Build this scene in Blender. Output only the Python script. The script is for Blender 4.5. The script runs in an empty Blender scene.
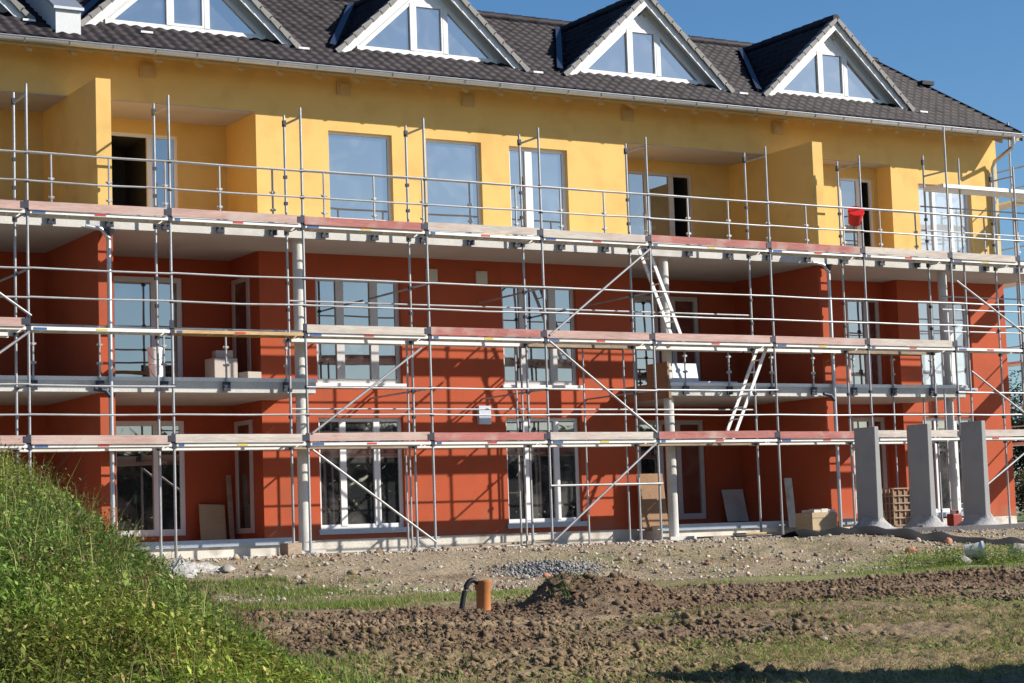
import bpy, math, random
import numpy as np
from mathutils import Vector, Matrix
random.seed(7); RNG = np.random.default_rng(7)
S = bpy.context.scene; COL = S.collection

# ------------------------------------------------------------------ helpers
def new_mat(name, rough=0.8, metallic=0.0):
    m = bpy.data.materials.new(name); m.use_nodes = True
    b = m.node_tree.nodes['Principled BSDF']
    b.inputs['Roughness'].default_value = rough; b.inputs['Metallic'].default_value = metallic
    return m, m.node_tree.nodes, m.node_tree.links, b
def pmat(name, col, rough=0.8, var=0.15, scale=2.0, fine=40.0, bump=0.0, metallic=0.0, stretch=(1, 1, 1), spec=0.4, stain=None, stain_amt=0.5, stain_scale=1.5):
    m, N, L, b = new_mat(name, rough, metallic)
    tc = N.new('ShaderNodeTexCoord'); mp = N.new('ShaderNodeMapping'); mp.inputs['Scale'].default_value = stretch
    L.new(tc.outputs['Object'], mp.inputs['Vector'])
    n1 = N.new('ShaderNodeTexNoise'); n1.inputs['Scale'].default_value = scale; n1.inputs['Detail'].default_value = 5
    n2 = N.new('ShaderNodeTexNoise'); n2.inputs['Scale'].default_value = fine; n2.inputs['Detail'].default_value = 3
    for n in (n1, n2): L.new(mp.outputs['Vector'], n.inputs['Vector'])
    ad = N.new('ShaderNodeMath'); ad.operation = 'ADD'
    L.new(n1.outputs['Fac'], ad.inputs[0]); L.new(n2.outputs['Fac'], ad.inputs[1])
    mr = N.new('ShaderNodeMapRange'); mr.inputs['From Min'].default_value = 0.65; mr.inputs['From Max'].default_value = 1.35
    L.new(ad.outputs[0], mr.inputs['Value'])
    cr = N.new('ShaderNodeMix'); cr.data_type = 'RGBA'
    cr.inputs[6].default_value = tuple(c * (1 - var) for c in col) + (1,)
    cr.inputs[7].default_value = tuple(min(1, c * (1 + var)) for c in col) + (1,)
    L.new(mr.outputs['Result'], cr.inputs[0])
    out = cr.outputs[2]
    if stain:
        n3 = N.new('ShaderNodeTexNoise'); n3.inputs['Scale'].default_value = stain_scale; n3.inputs['Detail'].default_value = 6
        L.new(tc.outputs['Object'], n3.inputs['Vector'])
        m3 = N.new('ShaderNodeMapRange'); m3.inputs['From Min'].default_value = 0.5; m3.inputs['From Max'].default_value = 0.68; m3.inputs['To Max'].default_value = stain_amt
        L.new(n3.outputs['Fac'], m3.inputs['Value'])
        c3 = N.new('ShaderNodeMix'); c3.data_type = 'RGBA'; c3.inputs[7].default_value = tuple(stain) + (1,)
        L.new(out, c3.inputs[6]); L.new(m3.outputs['Result'], c3.inputs[0]); out = c3.outputs[2]
    L.new(out, b.inputs['Base Color'])
    b.inputs['Specular IOR Level'].default_value = spec
    if bump:
        bp = N.new('ShaderNodeBump'); bp.inputs['Strength'].default_value = bump; bp.inputs['Distance'].default_value = 0.02
        L.new(n2.outputs['Fac'], bp.inputs['Height']); L.new(bp.outputs['Normal'], b.inputs['Normal'])
    return m

class MB:
    def __init__(s): s.v = []; s.f = []
    def quad(s, *p):
        i = len(s.v); s.v += [tuple(q) for q in p]; s.f.append(tuple(range(i, i + len(p)))); return s
    def box(s, x0, x1, y0, y1, z0, z1):
        i = len(s.v)
        s.v += [(x, y, z) for z in (z0, z1) for y in (y0, y1) for x in (x0, x1)]
        s.f += [tuple(i + k for k in q) for q in ((0, 2, 3, 1), (4, 5, 7, 6), (0, 1, 5, 4), (2, 6, 7, 3), (0, 4, 6, 2), (1, 3, 7, 5))]
        return s
    def hexa(s, P):   # 8 points: bottom 4 (ccw), top 4
        i = len(s.v); s.v += [tuple(p) for p in P]
        s.f += [tuple(i + k for k in q) for q in ((3, 2, 1, 0), (4, 5, 6, 7), (0, 1, 5, 4), (1, 2, 6, 5), (2, 3, 7, 6), (3, 0, 4, 7))]
        return s
    def obox(s, c, ax, ay, az):   # oriented box from centre and half vectors
        c, ax, ay, az = map(Vector, (c, ax, ay, az))
        return s.hexa([c - ax - ay - az, c + ax - ay - az, c + ax + ay - az, c - ax + ay - az, c - ax - ay + az, c + ax - ay + az, c + ax + ay + az, c - ax + ay + az])
    def tube(s, pts, r, n=8, cap=True, r2=None):
        pts = [Vector(p) for p in pts]; i0 = len(s.v); K = len(pts)
        for k, p in enumerate(pts):
            d = (pts[min(k + 1, K - 1)] - pts[max(k - 1, 0)]).normalized()
            a = d.cross(Vector((0, 0, 1)) if abs(d.z) < 0.95 else Vector((1, 0, 0))).normalized(); b = d.cross(a)
            rr = r if r2 is None else r + (r2 - r) * k / (K - 1)
            for j in range(n):
                t = 2 * math.pi * j / n; s.v.append(tuple(p + a * (rr * math.cos(t)) + b * (rr * math.sin(t))))
        for k in range(K - 1):
            for j in range(n):
                s.f.append((i0 + k * n + j, i0 + k * n + (j + 1) % n, i0 + (k + 1) * n + (j + 1) % n, i0 + (k + 1) * n + j))
        if cap:
            s.f.append(tuple(i0 + j for j in reversed(range(n)))); s.f.append(tuple(i0 + (K - 1) * n + j for j in range(n)))
        return s
    def prism(s, poly, ax, d0, d1):   # polygon (list of 2d) in the plane normal to axis ax
        def P(q, d): return (d, q[0], q[1]) if ax == 0 else (q[0], d, q[1]) if ax == 1 else (q[0], q[1], d)
        n = len(poly); i = len(s.v)
        s.v += [P(q, d0) for q in poly] + [P(q, d1) for q in poly]
        s.f += [tuple(i + k for k in reversed(range(n))), tuple(i + n + k for k in range(n))]
        s.f += [(i + k, i + (k + 1) % n, i + n + (k + 1) % n, i + n + k) for k in range(n)]
        return s
    def build(s, name, mat, parent=None, smooth=False, fix=True):
        off = Vector((0, 0, 0)); p = parent
        while p is not None: off += p.location; p = p.parent
        me = bpy.data.meshes.new(name); me.from_pydata([tuple(Vector(v) - off) for v in s.v], [], s.f)
        me.materials.append(mat)
        if fix:
            import bmesh
            bm = bmesh.new(); bm.from_mesh(me); bmesh.ops.recalc_face_normals(bm, faces=bm.faces); bm.to_mesh(me); bm.free()
        if smooth:
            me.polygons.foreach_set('use_smooth', [True] * len(me.polygons))
            try: me.set_sharp_from_angle(angle=math.radians(50))
            except Exception: pass
        o = bpy.data.objects.new(name, me); COL.objects.link(o); o.parent = parent
        return o
def tag(o, label=None, cat=None, group=None, kind=None):
    for k, v in (('label', label), ('category', cat), ('group', group), ('kind', kind)):
        if v: o[k] = v
    return o
def thing(name, label, cat, loc, group=None):
    o = bpy.data.objects.new(name, None); COL.objects.link(o); o.location = loc; o.empty_display_size = 0.2
    return tag(o, label, cat, group)
def np_mesh(name, V, F, mat, colors=None, smooth=False, parent=None):
    """V (n,3), F (m,k) constant-size faces"""
    me = bpy.data.meshes.new(name); V = np.asarray(V, np.float32); F = np.asarray(F, np.int32); k = F.shape[1]
    if parent is not None:
        off = Vector((0, 0, 0)); p = parent
        while p is not None: off += p.location; p = p.parent
        V = V - np.array(off, np.float32)
    me.vertices.add(len(V)); me.vertices.foreach_set('co', V.ravel())
    me.loops.add(F.size); me.loops.foreach_set('vertex_index', F.ravel())
    me.polygons.add(len(F)); me.polygons.foreach_set('loop_start', np.arange(0, F.size, k, dtype=np.int32))
    try: me.polygons.foreach_set('loop_total', np.full(len(F), k, np.int32))
    except Exception: pass
    if smooth: me.polygons.foreach_set('use_smooth', np.ones(len(F), bool))
    me.update(calc_edges=True)
    if colors is not None:
        at = me.color_attributes.new('Col', 'FLOAT_COLOR', 'POINT')
        at.data.foreach_set('color', np.concatenate([colors, np.ones((len(V), 1))], 1).astype(np.float32).ravel())
    me.materials.append(mat); me.validate()
    o = bpy.data.objects.new(name, me); COL.objects.link(o); o.parent = parent
    return o
_P = RNG.permutation(4096); _G = RNG.random(4096)
def vnoise(x, y, sc):
    x = np.asarray(x) * sc + 1000.3; y = np.asarray(y) * sc + 700.7
    xi = np.floor(x).astype(int); yi = np.floor(y).astype(int); fx = x - xi; fy = y - yi
    fx = fx * fx * (3 - 2 * fx); fy = fy * fy * (3 - 2 * fy)
    h = lambda a, b: _G[_P[(_P[a & 4095] + b) & 4095]]
    return (h(xi, yi) * (1 - fx) + h(xi + 1, yi) * fx) * (1 - fy) + (h(xi, yi + 1) * (1 - fx) + h(xi + 1, yi + 1) * fx) * fy
def fbm(x, y, sc, o=4):
    return sum(vnoise(x + 17.1 * k, y - 9.3 * k, sc * 2 ** k) * 0.5 ** k for k in range(o)) / (2 - 0.5 ** (o - 1)) - 0.5

# ------------------------------------------------------------------ materials
M = {}
M['yellow'] = pmat('yellow_render', (0.69, 0.45, 0.15), 0.9, 0.09, 0.9, 90, 0.35, stain=(0.57, 0.345, 0.105), stain_amt=0.6)
M['red'] = pmat('red_render', (0.40, 0.077, 0.030), 0.9, 0.09, 0.9, 90, 0.35, stain=(0.33, 0.075, 0.034), stain_amt=0.8)
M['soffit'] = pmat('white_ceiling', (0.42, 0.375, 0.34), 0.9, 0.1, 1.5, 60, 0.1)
M['soffit_wood'] = pmat('painted_soffit', (0.50, 0.34, 0.15), 0.8, 0.1, 2, 30)
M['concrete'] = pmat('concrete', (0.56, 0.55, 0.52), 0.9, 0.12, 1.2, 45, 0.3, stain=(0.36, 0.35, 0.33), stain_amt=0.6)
M['darkconc'] = pmat('grey_precast_concrete', (0.31, 0.31, 0.31), 0.85, 0.10, 1.6, 60, 0.25, stain=(0.22, 0.22, 0.22), stain_amt=0.6)
M['mortar'] = pmat('rough_mortar', (0.36, 0.35, 0.34), 0.95, 0.2, 3, 30, 0.8)
M['plinth'] = pmat('plinth_coat', (0.62, 0.59, 0.53), 0.9, 0.16, 1.6, 40, 0.3, stain=(0.30, 0.26, 0.21), stain_amt=0.8, stain_scale=2.5)
M['zinc'] = pmat('zinc', (0.50, 0.52, 0.55), 0.42, 0.12, 2, 25, metallic=0.75)
M['galv'] = pmat('galvanised_tube', (0.37, 0.38, 0.395), 0.5, 0.2, 2.2, 30, metallic=0.45, stain=(0.24, 0.22, 0.20), stain_amt=0.6)
M['alu'] = pmat('aluminium', (0.72, 0.72, 0.70), 0.5, 0.1, 3, 30, metallic=0.15, stain=(0.45, 0.43, 0.40), stain_amt=0.4)
M['coupler'] = pmat('dark_coupler', (0.035, 0.04, 0.06), 0.5, 0.3, 5, 30, metallic=0.3)
M['blue'] = pmat('blue_paint', (0.03, 0.10, 0.30), 0.5, 0.2)
M['sticker_red'] = pmat('red_paint', (0.55, 0.04, 0.03), 0.45, 0.1)
M['sticker_yellow'] = pmat('yellow_paint', (0.7, 0.5, 0.05), 0.5, 0.1)
M['toe_pink'] = pmat('pink_toe_board', (0.44, 0.29, 0.255), 0.8, 0.25, 3, 18, 0.2, stretch=(0.3, 1, 2.5), stain=(0.50, 0.42, 0.37), stain_amt=0.75, stain_scale=1.1)
M['toe_red'] = pmat('red_toe_board', (0.37, 0.14, 0.125), 0.8, 0.25, 3, 18, 0.2, stretch=(0.3, 1, 2.5), stain=(0.44, 0.31, 0.27), stain_amt=0.85, stain_scale=2.2)
M['toe_grey'] = pmat('grey_toe_board', (0.50, 0.45, 0.40), 0.85, 0.25, 3, 18, 0.2, stretch=(0.3, 1, 2.5), stain=(0.44, 0.30, 0.27), stain_amt=0.6, stain_scale=1.1)
M['wood'] = pmat('timber', (0.52, 0.36, 0.19), 0.8, 0.25, 3, 16, 0.2, stretch=(0.4, 2, 2))
M['oldwood'] = pmat('weathered_timber', (0.30, 0.23, 0.17), 0.85, 0.3, 3, 16, 0.2, stretch=(0.4, 2, 2))
M['ply'] = pmat('plywood', (0.27, 0.16, 0.09), 0.8, 0.2, 2, 20, 0.1)
M['card'] = pmat('cardboard', (0.46, 0.35, 0.22), 0.9, 0.12, 3, 20)
M['white'] = pmat('white_plastic', (0.76, 0.76, 0.76), 0.35, 0.05, 2, 30)
M['frame'] = pmat('window_frame_white', (0.74, 0.74, 0.75), 0.35, 0.05, 2, 30)
M['frame_film'] = pmat('frame_under_film', (0.52, 0.50, 0.49), 0.5, 0.1, 2, 30)
M['sill'] = pmat('sill_blue_grey', (0.36, 0.42, 0.50), 0.4, 0.1, 2, 30, metallic=0.3)
M['cladding'] = pmat('grey_cladding', (0.60, 0.62, 0.64), 0.7, 0.08, 2, 30, 0.1)
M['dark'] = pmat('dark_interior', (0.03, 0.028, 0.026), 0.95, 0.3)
M['terracotta'] = pmat('orange_plastic_pipe', (0.52, 0.20, 0.07), 0.55, 0.12, 4, 30, stain=(0.36, 0.18, 0.09), stain_amt=0.6, stain_scale=8)
M['black'] = pmat('black_plastic', (0.018, 0.018, 0.02), 0.5, 0.2)
M['redplastic'] = pmat('red_plastic', (0.62, 0.02, 0.015), 0.4, 0.08)
M['bluewhite'] = pmat('foil_wrap', (0.50, 0.55, 0.66), 0.4, 0.1, 3, 20)
M['stone'] = pmat('stone', (0.36, 0.33, 0.30), 0.9, 0.2, 4, 25, 0.5)
M['dullred'] = pmat('dull_red_plastic', (0.26, 0.03, 0.022), 0.55, 0.15)
M['brick'] = pmat('brick_red', (0.42, 0.19, 0.12), 0.9, 0.2, 4, 25, 0.4)
M['bark'] = pmat('bark', (0.12, 0.09, 0.065), 0.95, 0.3, 4, 25, 0.6)
M['flash'] = pmat('shaded_flashing', (0.02, 0.035, 0.07), 0.5, 0.1)  # dormer shadow and sky reflection are put into this blue base colour
M['footing_shade'] = pmat('shade_dark_concrete', (0.10, 0.095, 0.10), 0.8, 0.2, 1.5, 25, 0.4)  # dark tone is shade put into the footing colour
M['shadow_black'] = pmat('shadow_strip_black', (0.014, 0.014, 0.016), 0.85, 0.2)  # black of the strip painted in as a ground shadow
M['plaster_spill'] = pmat('plaster_spill', (0.46, 0.445, 0.42), 0.95, 0.25, 5, 40, 0.8, stain=(0.36, 0.32, 0.27), stain_amt=0.9, stain_scale=4)

nt = M['red'].node_tree; N, L = nt.nodes, nt.links; b = N['Principled BSDF']
src = b.inputs['Base Color'].links[0].from_socket; gp_ = N.new('ShaderNodeNewGeometry'); sx_ = N.new('ShaderNodeSeparateXYZ'); L.new(gp_.outputs['Position'], sx_.inputs[0])
nz = N.new('ShaderNodeTexNoise'); nz.inputs['Scale'].default_value = 2.2; nz.inputs['Detail'].default_value = 7; L.new(gp_.outputs['Position'], nz.inputs['Vector'])
ma = N.new('ShaderNodeMath'); ma.operation = 'MULTIPLY_ADD'; ma.inputs[1].default_value = 1.5; L.new(nz.outputs['Fac'], ma.inputs[0]); 
mn = N.new('ShaderNodeMath'); mn.operation = 'MULTIPLY'; mn.inputs[1].default_value = -1.0; L.new(sx_.outputs['Z'], mn.inputs[0]); L.new(mn.outputs[0], ma.inputs[2])
mr = N.new('ShaderNodeMapRange'); mr.inputs['From Min'].default_value = 0.25; mr.inputs['From Max'].default_value = 0.75; mr.inputs['To Max'].default_value = 0.45; L.new(ma.outputs[0], mr.inputs['Value'])
cm = N.new('ShaderNodeMix'); cm.data_type = 'RGBA'; cm.inputs[7].default_value = (0.27, 0.16, 0.11, 1); L.new(src, cm.inputs[6]); L.new(mr.outputs['Result'], cm.inputs[0]); L.new(cm.outputs[2], b.inputs['Base Color'])
# roof tiles: dark engobe, each tile slightly different
m, N, L, b = new_mat('roof_tiles', 0.62)
tc = N.new('ShaderNodeTexCoord'); vo = N.new('ShaderNodeTexVoronoi'); vo.inputs['Scale'].default_value = 3.2
L.new(tc.outputs['Object'], vo.inputs['Vector'])
nz = N.new('ShaderNodeTexNoise'); nz.inputs['Scale'].default_value = 1.3; nz.inputs['Detail'].default_value = 6; L.new(tc.outputs['Object'], nz.inputs['Vector'])
hs = N.new('ShaderNodeSeparateColor'); L.new(vo.outputs['Color'], hs.inputs['Color'])
ad = N.new('ShaderNodeMath'); ad.operation = 'ADD'; L.new(hs.outputs[0], ad.inputs[0]); L.new(nz.outputs['Fac'], ad.inputs[1])
cr = N.new('ShaderNodeValToRGB'); cr.color_ramp.elements[0].position = 0.35; cr.color_ramp.elements[0].color = (0.006, 0.005, 0.007, 1)
cr.color_ramp.elements[1].position = 1.35; cr.color_ramp.elements[1].color = (0.026, 0.020, 0.026, 1)
L.new(ad.outputs[0], cr.inputs['Fac']); L.new(cr.outputs['Color'], b.inputs['Base Color']); b.inputs['Specular IOR Level'].default_value = 0.22
M['tile'] = m
M['verge_tile'] = pmat('verge_tile_edge', (0.22, 0.21, 0.205), 0.7, 0.2, 3, 30, 0.2)

def glass_mat(name, refl, base=(0.012, 0.014, 0.017), wav=0.012):
    # coated pane: dark room behind, mirror-like front with a little dust
    m, N, L, b = new_mat(name, 0.5); b.inputs['Base Color'].default_value = base + (1,); b.inputs['Specular IOR Level'].default_value = 0.0
    g = N.new('ShaderNodeBsdfGlossy'); g.inputs['Roughness'].default_value = 0.012; g.inputs['Color'].default_value = (1.0, 0.985, 0.96, 1)
    tc = N.new('ShaderNodeTexCoord'); n = N.new('ShaderNodeTexNoise'); n.inputs['Scale'].default_value = 1.1; n.inputs['Detail'].default_value = 1
    n2 = N.new('ShaderNodeTexNoise'); n2.inputs['Scale'].default_value = 1.7; n2.inputs['Detail'].default_value = 6; n2.inputs['Distortion'].default_value = 1.0
    L.new(tc.outputs['Object'], n.inputs['Vector']); L.new(tc.outputs['Object'], n2.inputs['Vector'])
    bp = N.new('ShaderNodeBump'); bp.inputs['Strength'].default_value = 0.3; bp.inputs['Distance'].default_value = wav
    L.new(n.outputs['Fac'], bp.inputs['Height']); L.new(bp.outputs['Normal'], g.inputs['Normal'])
    du = N.new('ShaderNodeMix'); du.data_type = 'RGBA'; du.inputs[6].default_value = base + (1,); du.inputs[7].default_value = (0.17, 0.165, 0.155, 1)
    mr = N.new('ShaderNodeMapRange'); mr.inputs['From Min'].default_value = 0.48; mr.inputs['From Max'].default_value = 0.8; L.new(n2.outputs['Fac'], mr.inputs['Value']); L.new(mr.outputs['Result'], du.inputs[0]); L.new(du.outputs[2], b.inputs['Base Color'])
    mx = N.new('ShaderNodeMixShader'); mx.inputs[0].default_value = refl
    L.new(b.outputs[0], mx.inputs[1]); L.new(g.outputs[0], mx.inputs[2]); L.new(mx.outputs[0], N['Material Output'].inputs['Surface'])
    return m
M['glass'] = glass_mat('window_glass', 0.36, (0.03, 0.032, 0.036))
M['glass_film'] = glass_mat('filmed_window_glass', 0.35, (0.42, 0.47, 0.52))
M['glass_top'] = glass_mat('sun_coated_window_glass', 0.44, (0.06, 0.063, 0.066))

def col_mat(name, rough=0.9, trans=0.0, nscale=0.0, nvar=0.3, bump=0.0):
    m, N, L, b = new_mat(name, rough)
    a = N.new('ShaderNodeAttribute'); a.attribute_name = 'Col'; out = a.outputs['Color']
    if nscale:
        tc = N.new('ShaderNodeTexCoord'); n = N.new('ShaderNodeTexNoise'); n.inputs['Scale'].default_value = nscale; n.inputs['Detail'].default_value = 8; n.inputs['Roughness'].default_value = 0.7
        L.new(tc.outputs['Object'], n.inputs['Vector'])
        mr = N.new('ShaderNodeMapRange'); mr.inputs['From Min'].default_value = 0.3; mr.inputs['From Max'].default_value = 0.7
        mr.inputs['To Min'].default_value = 1 - nvar; mr.inputs['To Max'].default_value = 1 + nvar
        L.new(n.outputs['Fac'], mr.inputs['Value'])
        mx = N.new('ShaderNodeVectorMath'); mx.operation = 'SCALE'; L.new(out, mx.inputs[0]); L.new(mr.outputs['Result'], mx.inputs['Scale']); out = mx.outputs[0]
        if bump:
            bp = N.new('ShaderNodeBump'); bp.inputs['Strength'].default_value = bump; bp.inputs['Distance'].default_value = 0.05
            L.new(n.outputs['Fac'], bp.inputs['Height']); L.new(bp.outputs['Normal'], b.inputs['Normal'])
    L.new(out, b.inputs['Base Color']); b.inputs['Specular IOR Level'].default_value = 0.25
    if trans:
        t = N.new('ShaderNodeBsdfTranslucent'); L.new(out, t.inputs['Color'])
        mx = N.new('ShaderNodeMixShader'); mx.inputs[0].default_value = trans
        L.new(b.outputs[0], mx.inputs[1]); L.new(t.outputs[0], mx.inputs[2]); L.new(mx.outputs[0], N['Material Output'].inputs['Surface'])
    return m
M['soil'] = col_mat('soil', 0.95, 0, 16.0, 0.5, 1.0)
M['leaf'] = col_mat('leaf', 0.6, 0.3)
M['clod'] = col_mat('clod', 0.95, 0, 12.0, 0.3, 0.5)

# ------------------------------------------------------------------ terrain
MC = (-7.1, -16.84, 2.16, 1.92, 5.63, 2.6, 0.135)
def mound_h(x, y):
    c, s = math.cos(MC[6]), math.sin(MC[6])
    X = (x - MC[0]) * c + (y - MC[1]) * s; Y = -(x - MC[0]) * s + (y - MC[1]) * c
    X = np.where(X < 0, X * 0.6, X)
    r = np.sqrt((X / MC[3]) ** 2 + (Y / MC[4]) ** 2)
    return MC[2] * np.exp(-r ** MC[5])
def bump2(x, y, cx, cy, sx, sy, H, e=2.0): return H * np.exp(-(((x - cx) / sx) ** 2 + ((y - cy) / sy) ** 2) ** (e / 2))
def ground_h(x, y, fine=True):
    x = np.asarray(x, float); y = np.asarray(y, float)
    yy = y + 0.9 * fbm(x, y * 0, 0.25, 2) + 0.03 * (x - 10)
    h = np.interp(yy, [-300, -60, -33, -19, -12, -6.6, -5.6, -3.6, -2.9, 0], [-2.2, -1.9, -1.5, -1.04, -0.74, -0.64, -0.52, -0.2, -0.11, -0.1])
    near = np.clip((-y - 5.5) / 2.0, 0, 1) * np.clip((y + 45) / 15, 0, 1)
    h = h + near * (0.16 * fbm(x, y, 0.45, 3))
    h = h + bump2(x, y, 3.5, -12.1, 1.1, 0.62, 0.29, 2.4) + bump2(x, y, 2.95, -11.75, 0.4, 0.4, 0.14) + bump2(x, y, 2.0, -15.2, 3.5, 0.6, 0.14)
    xr = (x - 6.1) * 0.9 - (y + 24.5) * 0.43; yr = (x - 6.1) * 0.43 + (y + 24.5) * 0.9
    h = h + np.maximum(3.95 * np.exp(-((xr / 3.0) ** 2 + (yr / 1.5) ** 2) ** 1.7), bump2(x, y, 4.45, -23.45, 1.5, 1.2, 3.75, 3.0)) * (1 + 0.25 * fbm(x, y, 0.9, 2))  # unseen heap off to the right, added to shadow the lower right foreground
    h = h + mound_h(x, y)
    if fine:
        mud = np.clip((-y - 8.8) / 1.0, 0, 1) * np.clip((y + 24) / 3, 0, 1) * np.clip(1 - mound_h(x, y) * 4, 0, 1)
        rid = 1 - np.abs(2 * fbm(x * 0.75, y * 1.25, 1.6, 4)) * 3.0
        rough = 0.25 + 1.4 * vnoise(x * 0.5 + 5, y * 1.2, 0.8)
        rdg = np.abs(fbm(x * 0.8, y * 1.3, 4.5, 2)) * 2; rdg2 = np.abs(fbm(x + 50, y, 8.5, 2)) * 2
        h = h + mud * (0.14 * fbm(x * 0.35, y * 1.6, 1.5, 4) + (0.07 * (0.35 - rdg) + 0.055 * (0.35 - rdg2) + 0.05 * fbm(x, y, 11.0, 2)) * rough)
        ban = np.clip(1 - np.abs(y + 5.0) / 3.0, 0, 1)
        h = h + ban * (0.20 * fbm(x, y, 1.1, 4) + 0.05 * fbm(x, y, 5.0, 2)) + 0.04 * fbm(x, y, 3.5, 3) * np.clip((-y - 1.0), 0, 1)
        h = h + 0.25 * fbm(x, y, 1.2, 3) * np.clip(mound_h(x, y), 0, 1)
    w_ = np.exp(-(((x - 2.25) / 0.55) ** 2 + ((y + 11.5) / 0.8) ** 2) ** 2); h = h * (1 - w_) + w_ * (-0.78)
    return h
def axis(lo, hi, st, outer_lo, outer_hi, g=1.35):
    a = list(np.arange(lo, hi + 1e-6, st)); d = st; v = hi
    while v < outer_hi: d *= g; v += d; a.append(v)
    d = st; v = lo; pre = []
    while v > outer_lo: d *= g; v -= d; pre.append(v)
    return np.array(pre[::-1] + a)
ax = np.unique(np.concatenate([axis(-5, 8, 0.045, -900, 8), axis(8, 17, 0.075, 8, 17), axis(17, 30, 0.14, 17, 1200)]))
ay = np.unique(np.concatenate([axis(-21, -8.5, 0.042, -900, -8.5), axis(-8.5, -1.0, 0.075, -8.5, -1.0), axis(-1.0, 3, 0.2, -1.0, 1200)]))
gx, gy = np.meshgrid(ax, ay); gz = ground_h(gx, gy)
def zone_colors(x, y, z):
    n = x.shape; C = np.zeros(n + (3,))
    def mix(c, w):
        nonlocal C
        w = np.clip(w, 0, 1)[..., None]; C = C * (1 - w) + np.array(c) * w
    C[:] = (0.235, 0.172, 0.108)
    f = lambda sc, o=3: fbm(x, y, sc, o)
    mix((0.175, 0.115, 0.072), 0.9 - np.abs(y + 12.5 - 1.2 * f(0.15)) / 3.4 + fbm(x * 0.6, y * 1.2, 0.6, 4) * 3.6)                  # dark mud belt
    mix((0.27, 0.20, 0.112), (-y - 15.8) / 1.8 + f(0.7) * 3.5); mix((0.14, 0.086, 0.052), (fbm(x * 0.5, y * 1.6, 1.1, 3) * 4 - 0.3) * (y < -11)); mix((0.31, 0.235, 0.14), (fbm(x * 0.5 + 30, y * 1.6, 1.3, 3) * 4 - 0.55) * (y < -12))                                    # dry straw foreground
    mix((0.34, 0.25, 0.15), 1.0 - np.abs(y + 13.3 + 0.12 * x) / 0.5 - np.clip((x - 3.0) / 1.5, 0, 1) + f(1.0))   # trodden track
    mix((0.33, 0.265, 0.18), (y + 7.3) / 0.9 + f(0.8) * 1.5)                                     # gravelly terrace
    mix((0.22, 0.24, 0.09), 1.1 - np.abs(y + 7.8) / 1.1 + f(0.6) * 2.5)                           # thin grass strip
    mix((0.25, 0.175, 0.115), (0.9 - np.abs(y + 5.2) / 1.2) * 0.8 + f(1.3) * 2.5 - 0.3)            # brown bank
    mix((0.44, 0.385, 0.31), (y + 2.6) / 0.8 + f(1.2) * 2.2 - 0.2); mix((0.20, 0.21, 0.10), (f(0.9) * 3 - 0.45) * (y > -7)); mix((0.16, 0.12, 0.085), (f(1.7) * 3 - 0.5) * (y > -7))
    mix((0.16, 0.20, 0.06), (f(0.5) * 3 - 0.35) * ((y < -14.0)))
    mix((0.12, 0.13, 0.05), mound_h(x, y) * 5)
    mix((0.13, 0.16, 0.06), (y - 16) / 4); mix((0.13, 0.16, 0.06), (-y - 30) / 6)
    return C
C = zone_colors(gx, gy, gz)
ny, nx = gx.shape
idx = np.arange(nx * ny).reshape(ny, nx)
F = np.stack([idx[:-1, :-1].ravel(), idx[:-1, 1:].ravel(), idx[1:, 1:].ravel(), idx[1:, :-1].ravel()], 1)
g = np_mesh('ground', np.stack([gx.ravel(), gy.ravel(), gz.ravel()], 1), F, M['soil'], C.reshape(-1, 3), smooth=True)
tag(g, kind='structure')

# ------------------------------------------------------------------ building
W, B = 2.65, 4.15            # main wall plane, loggia back wall plane
bld = thing('apartment_building', 'long three-storey apartment house, yellow top floor over red floors, dark tiled roof with dormers', 'building', (9.6, 2.65, 0))
def wall_open(mb, u0, u1, z0, z1, front, depth, ops, axis='y', back=0.3):
    """wall sheet with openings; each opening (u0,u1,z0,z1[,depth]) gets reveals"""
    us = sorted({u0, u1, *[o[0] for o in ops], *[o[1] for o in ops]}); zs = sorted({z0, z1, *[o[2] for o in ops], *[o[3] for o in ops]})
    us = [u for u in us if u0 <= u <= u1]; zs = [z for z in zs if z0 <= z <= z1]
    def P(u, d, z): return (u, front + d, z) if axis == 'y' else (front + d, u, z)
    for a, b2 in zip(us, us[1:]):
        for c, d in zip(zs, zs[1:]):
            um, zm = (a + b2) / 2, (c + d) / 2
            if not any(o[0] < um < o[1] and o[2] < zm < o[3] for o in ops):
                mb.quad(P(a, 0, c), P(b2, 0, c), P(b2, 0, d), P(a, 0, d))
    for o in ops:
        dd = o[4] if len(o) > 4 else depth
        a, b2, c, d = o[:4]
        mb.quad(P(a, 0, c), P(a, dd, c), P(a, dd, d), P(a, 0, d)); mb.quad(P(b2, 0, c), P(b2, 0, d), P(b2, dd, d), P(b2, dd, c))
        mb.quad(P(a, 0, d), P(a, dd, d), P(b2, dd, d), P(b2, 0, d)); mb.quad(P(a, 0, c), P(b2, 0, c), P(b2, dd, c), P(a, dd, c))
LOG = [(-2.2, 1.6), (1.88, 5.4), (14.15, 18.07), (18.35, 21.75)]; LB = [B, B, B, 3.15]   # the last loggia is shallower
WIN0 = [(6.6, 8.48, 0.36, 2.56), (10.88, 12.7, 0.36, 2.56), (22.35, 24.05, 0.3, 2.56), (-5.2, -3.4, 0.36, 2.56)]
WIN1 = [(6.6, 8.5, 3.24, 5.38), (10.88, 12.72, 3.24, 5.38), (22.4, 24.05, 3.26, 5.38), (-5.2, -3.4, 3.24, 5.38)]
WIN2 = [(6.97, 8.4, 6.16, 8.34), (9.19, 10.5, 6.16, 8.34), (11.18, 12.63, 6.16, 8.32), (22.6, 24.3, 6.16, 8.2), (-5.0, -3.5, 6.16, 8.34)]
XL, XR = -6.0, 25.2; RYW, RZW = 7.0, 12.2
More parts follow.
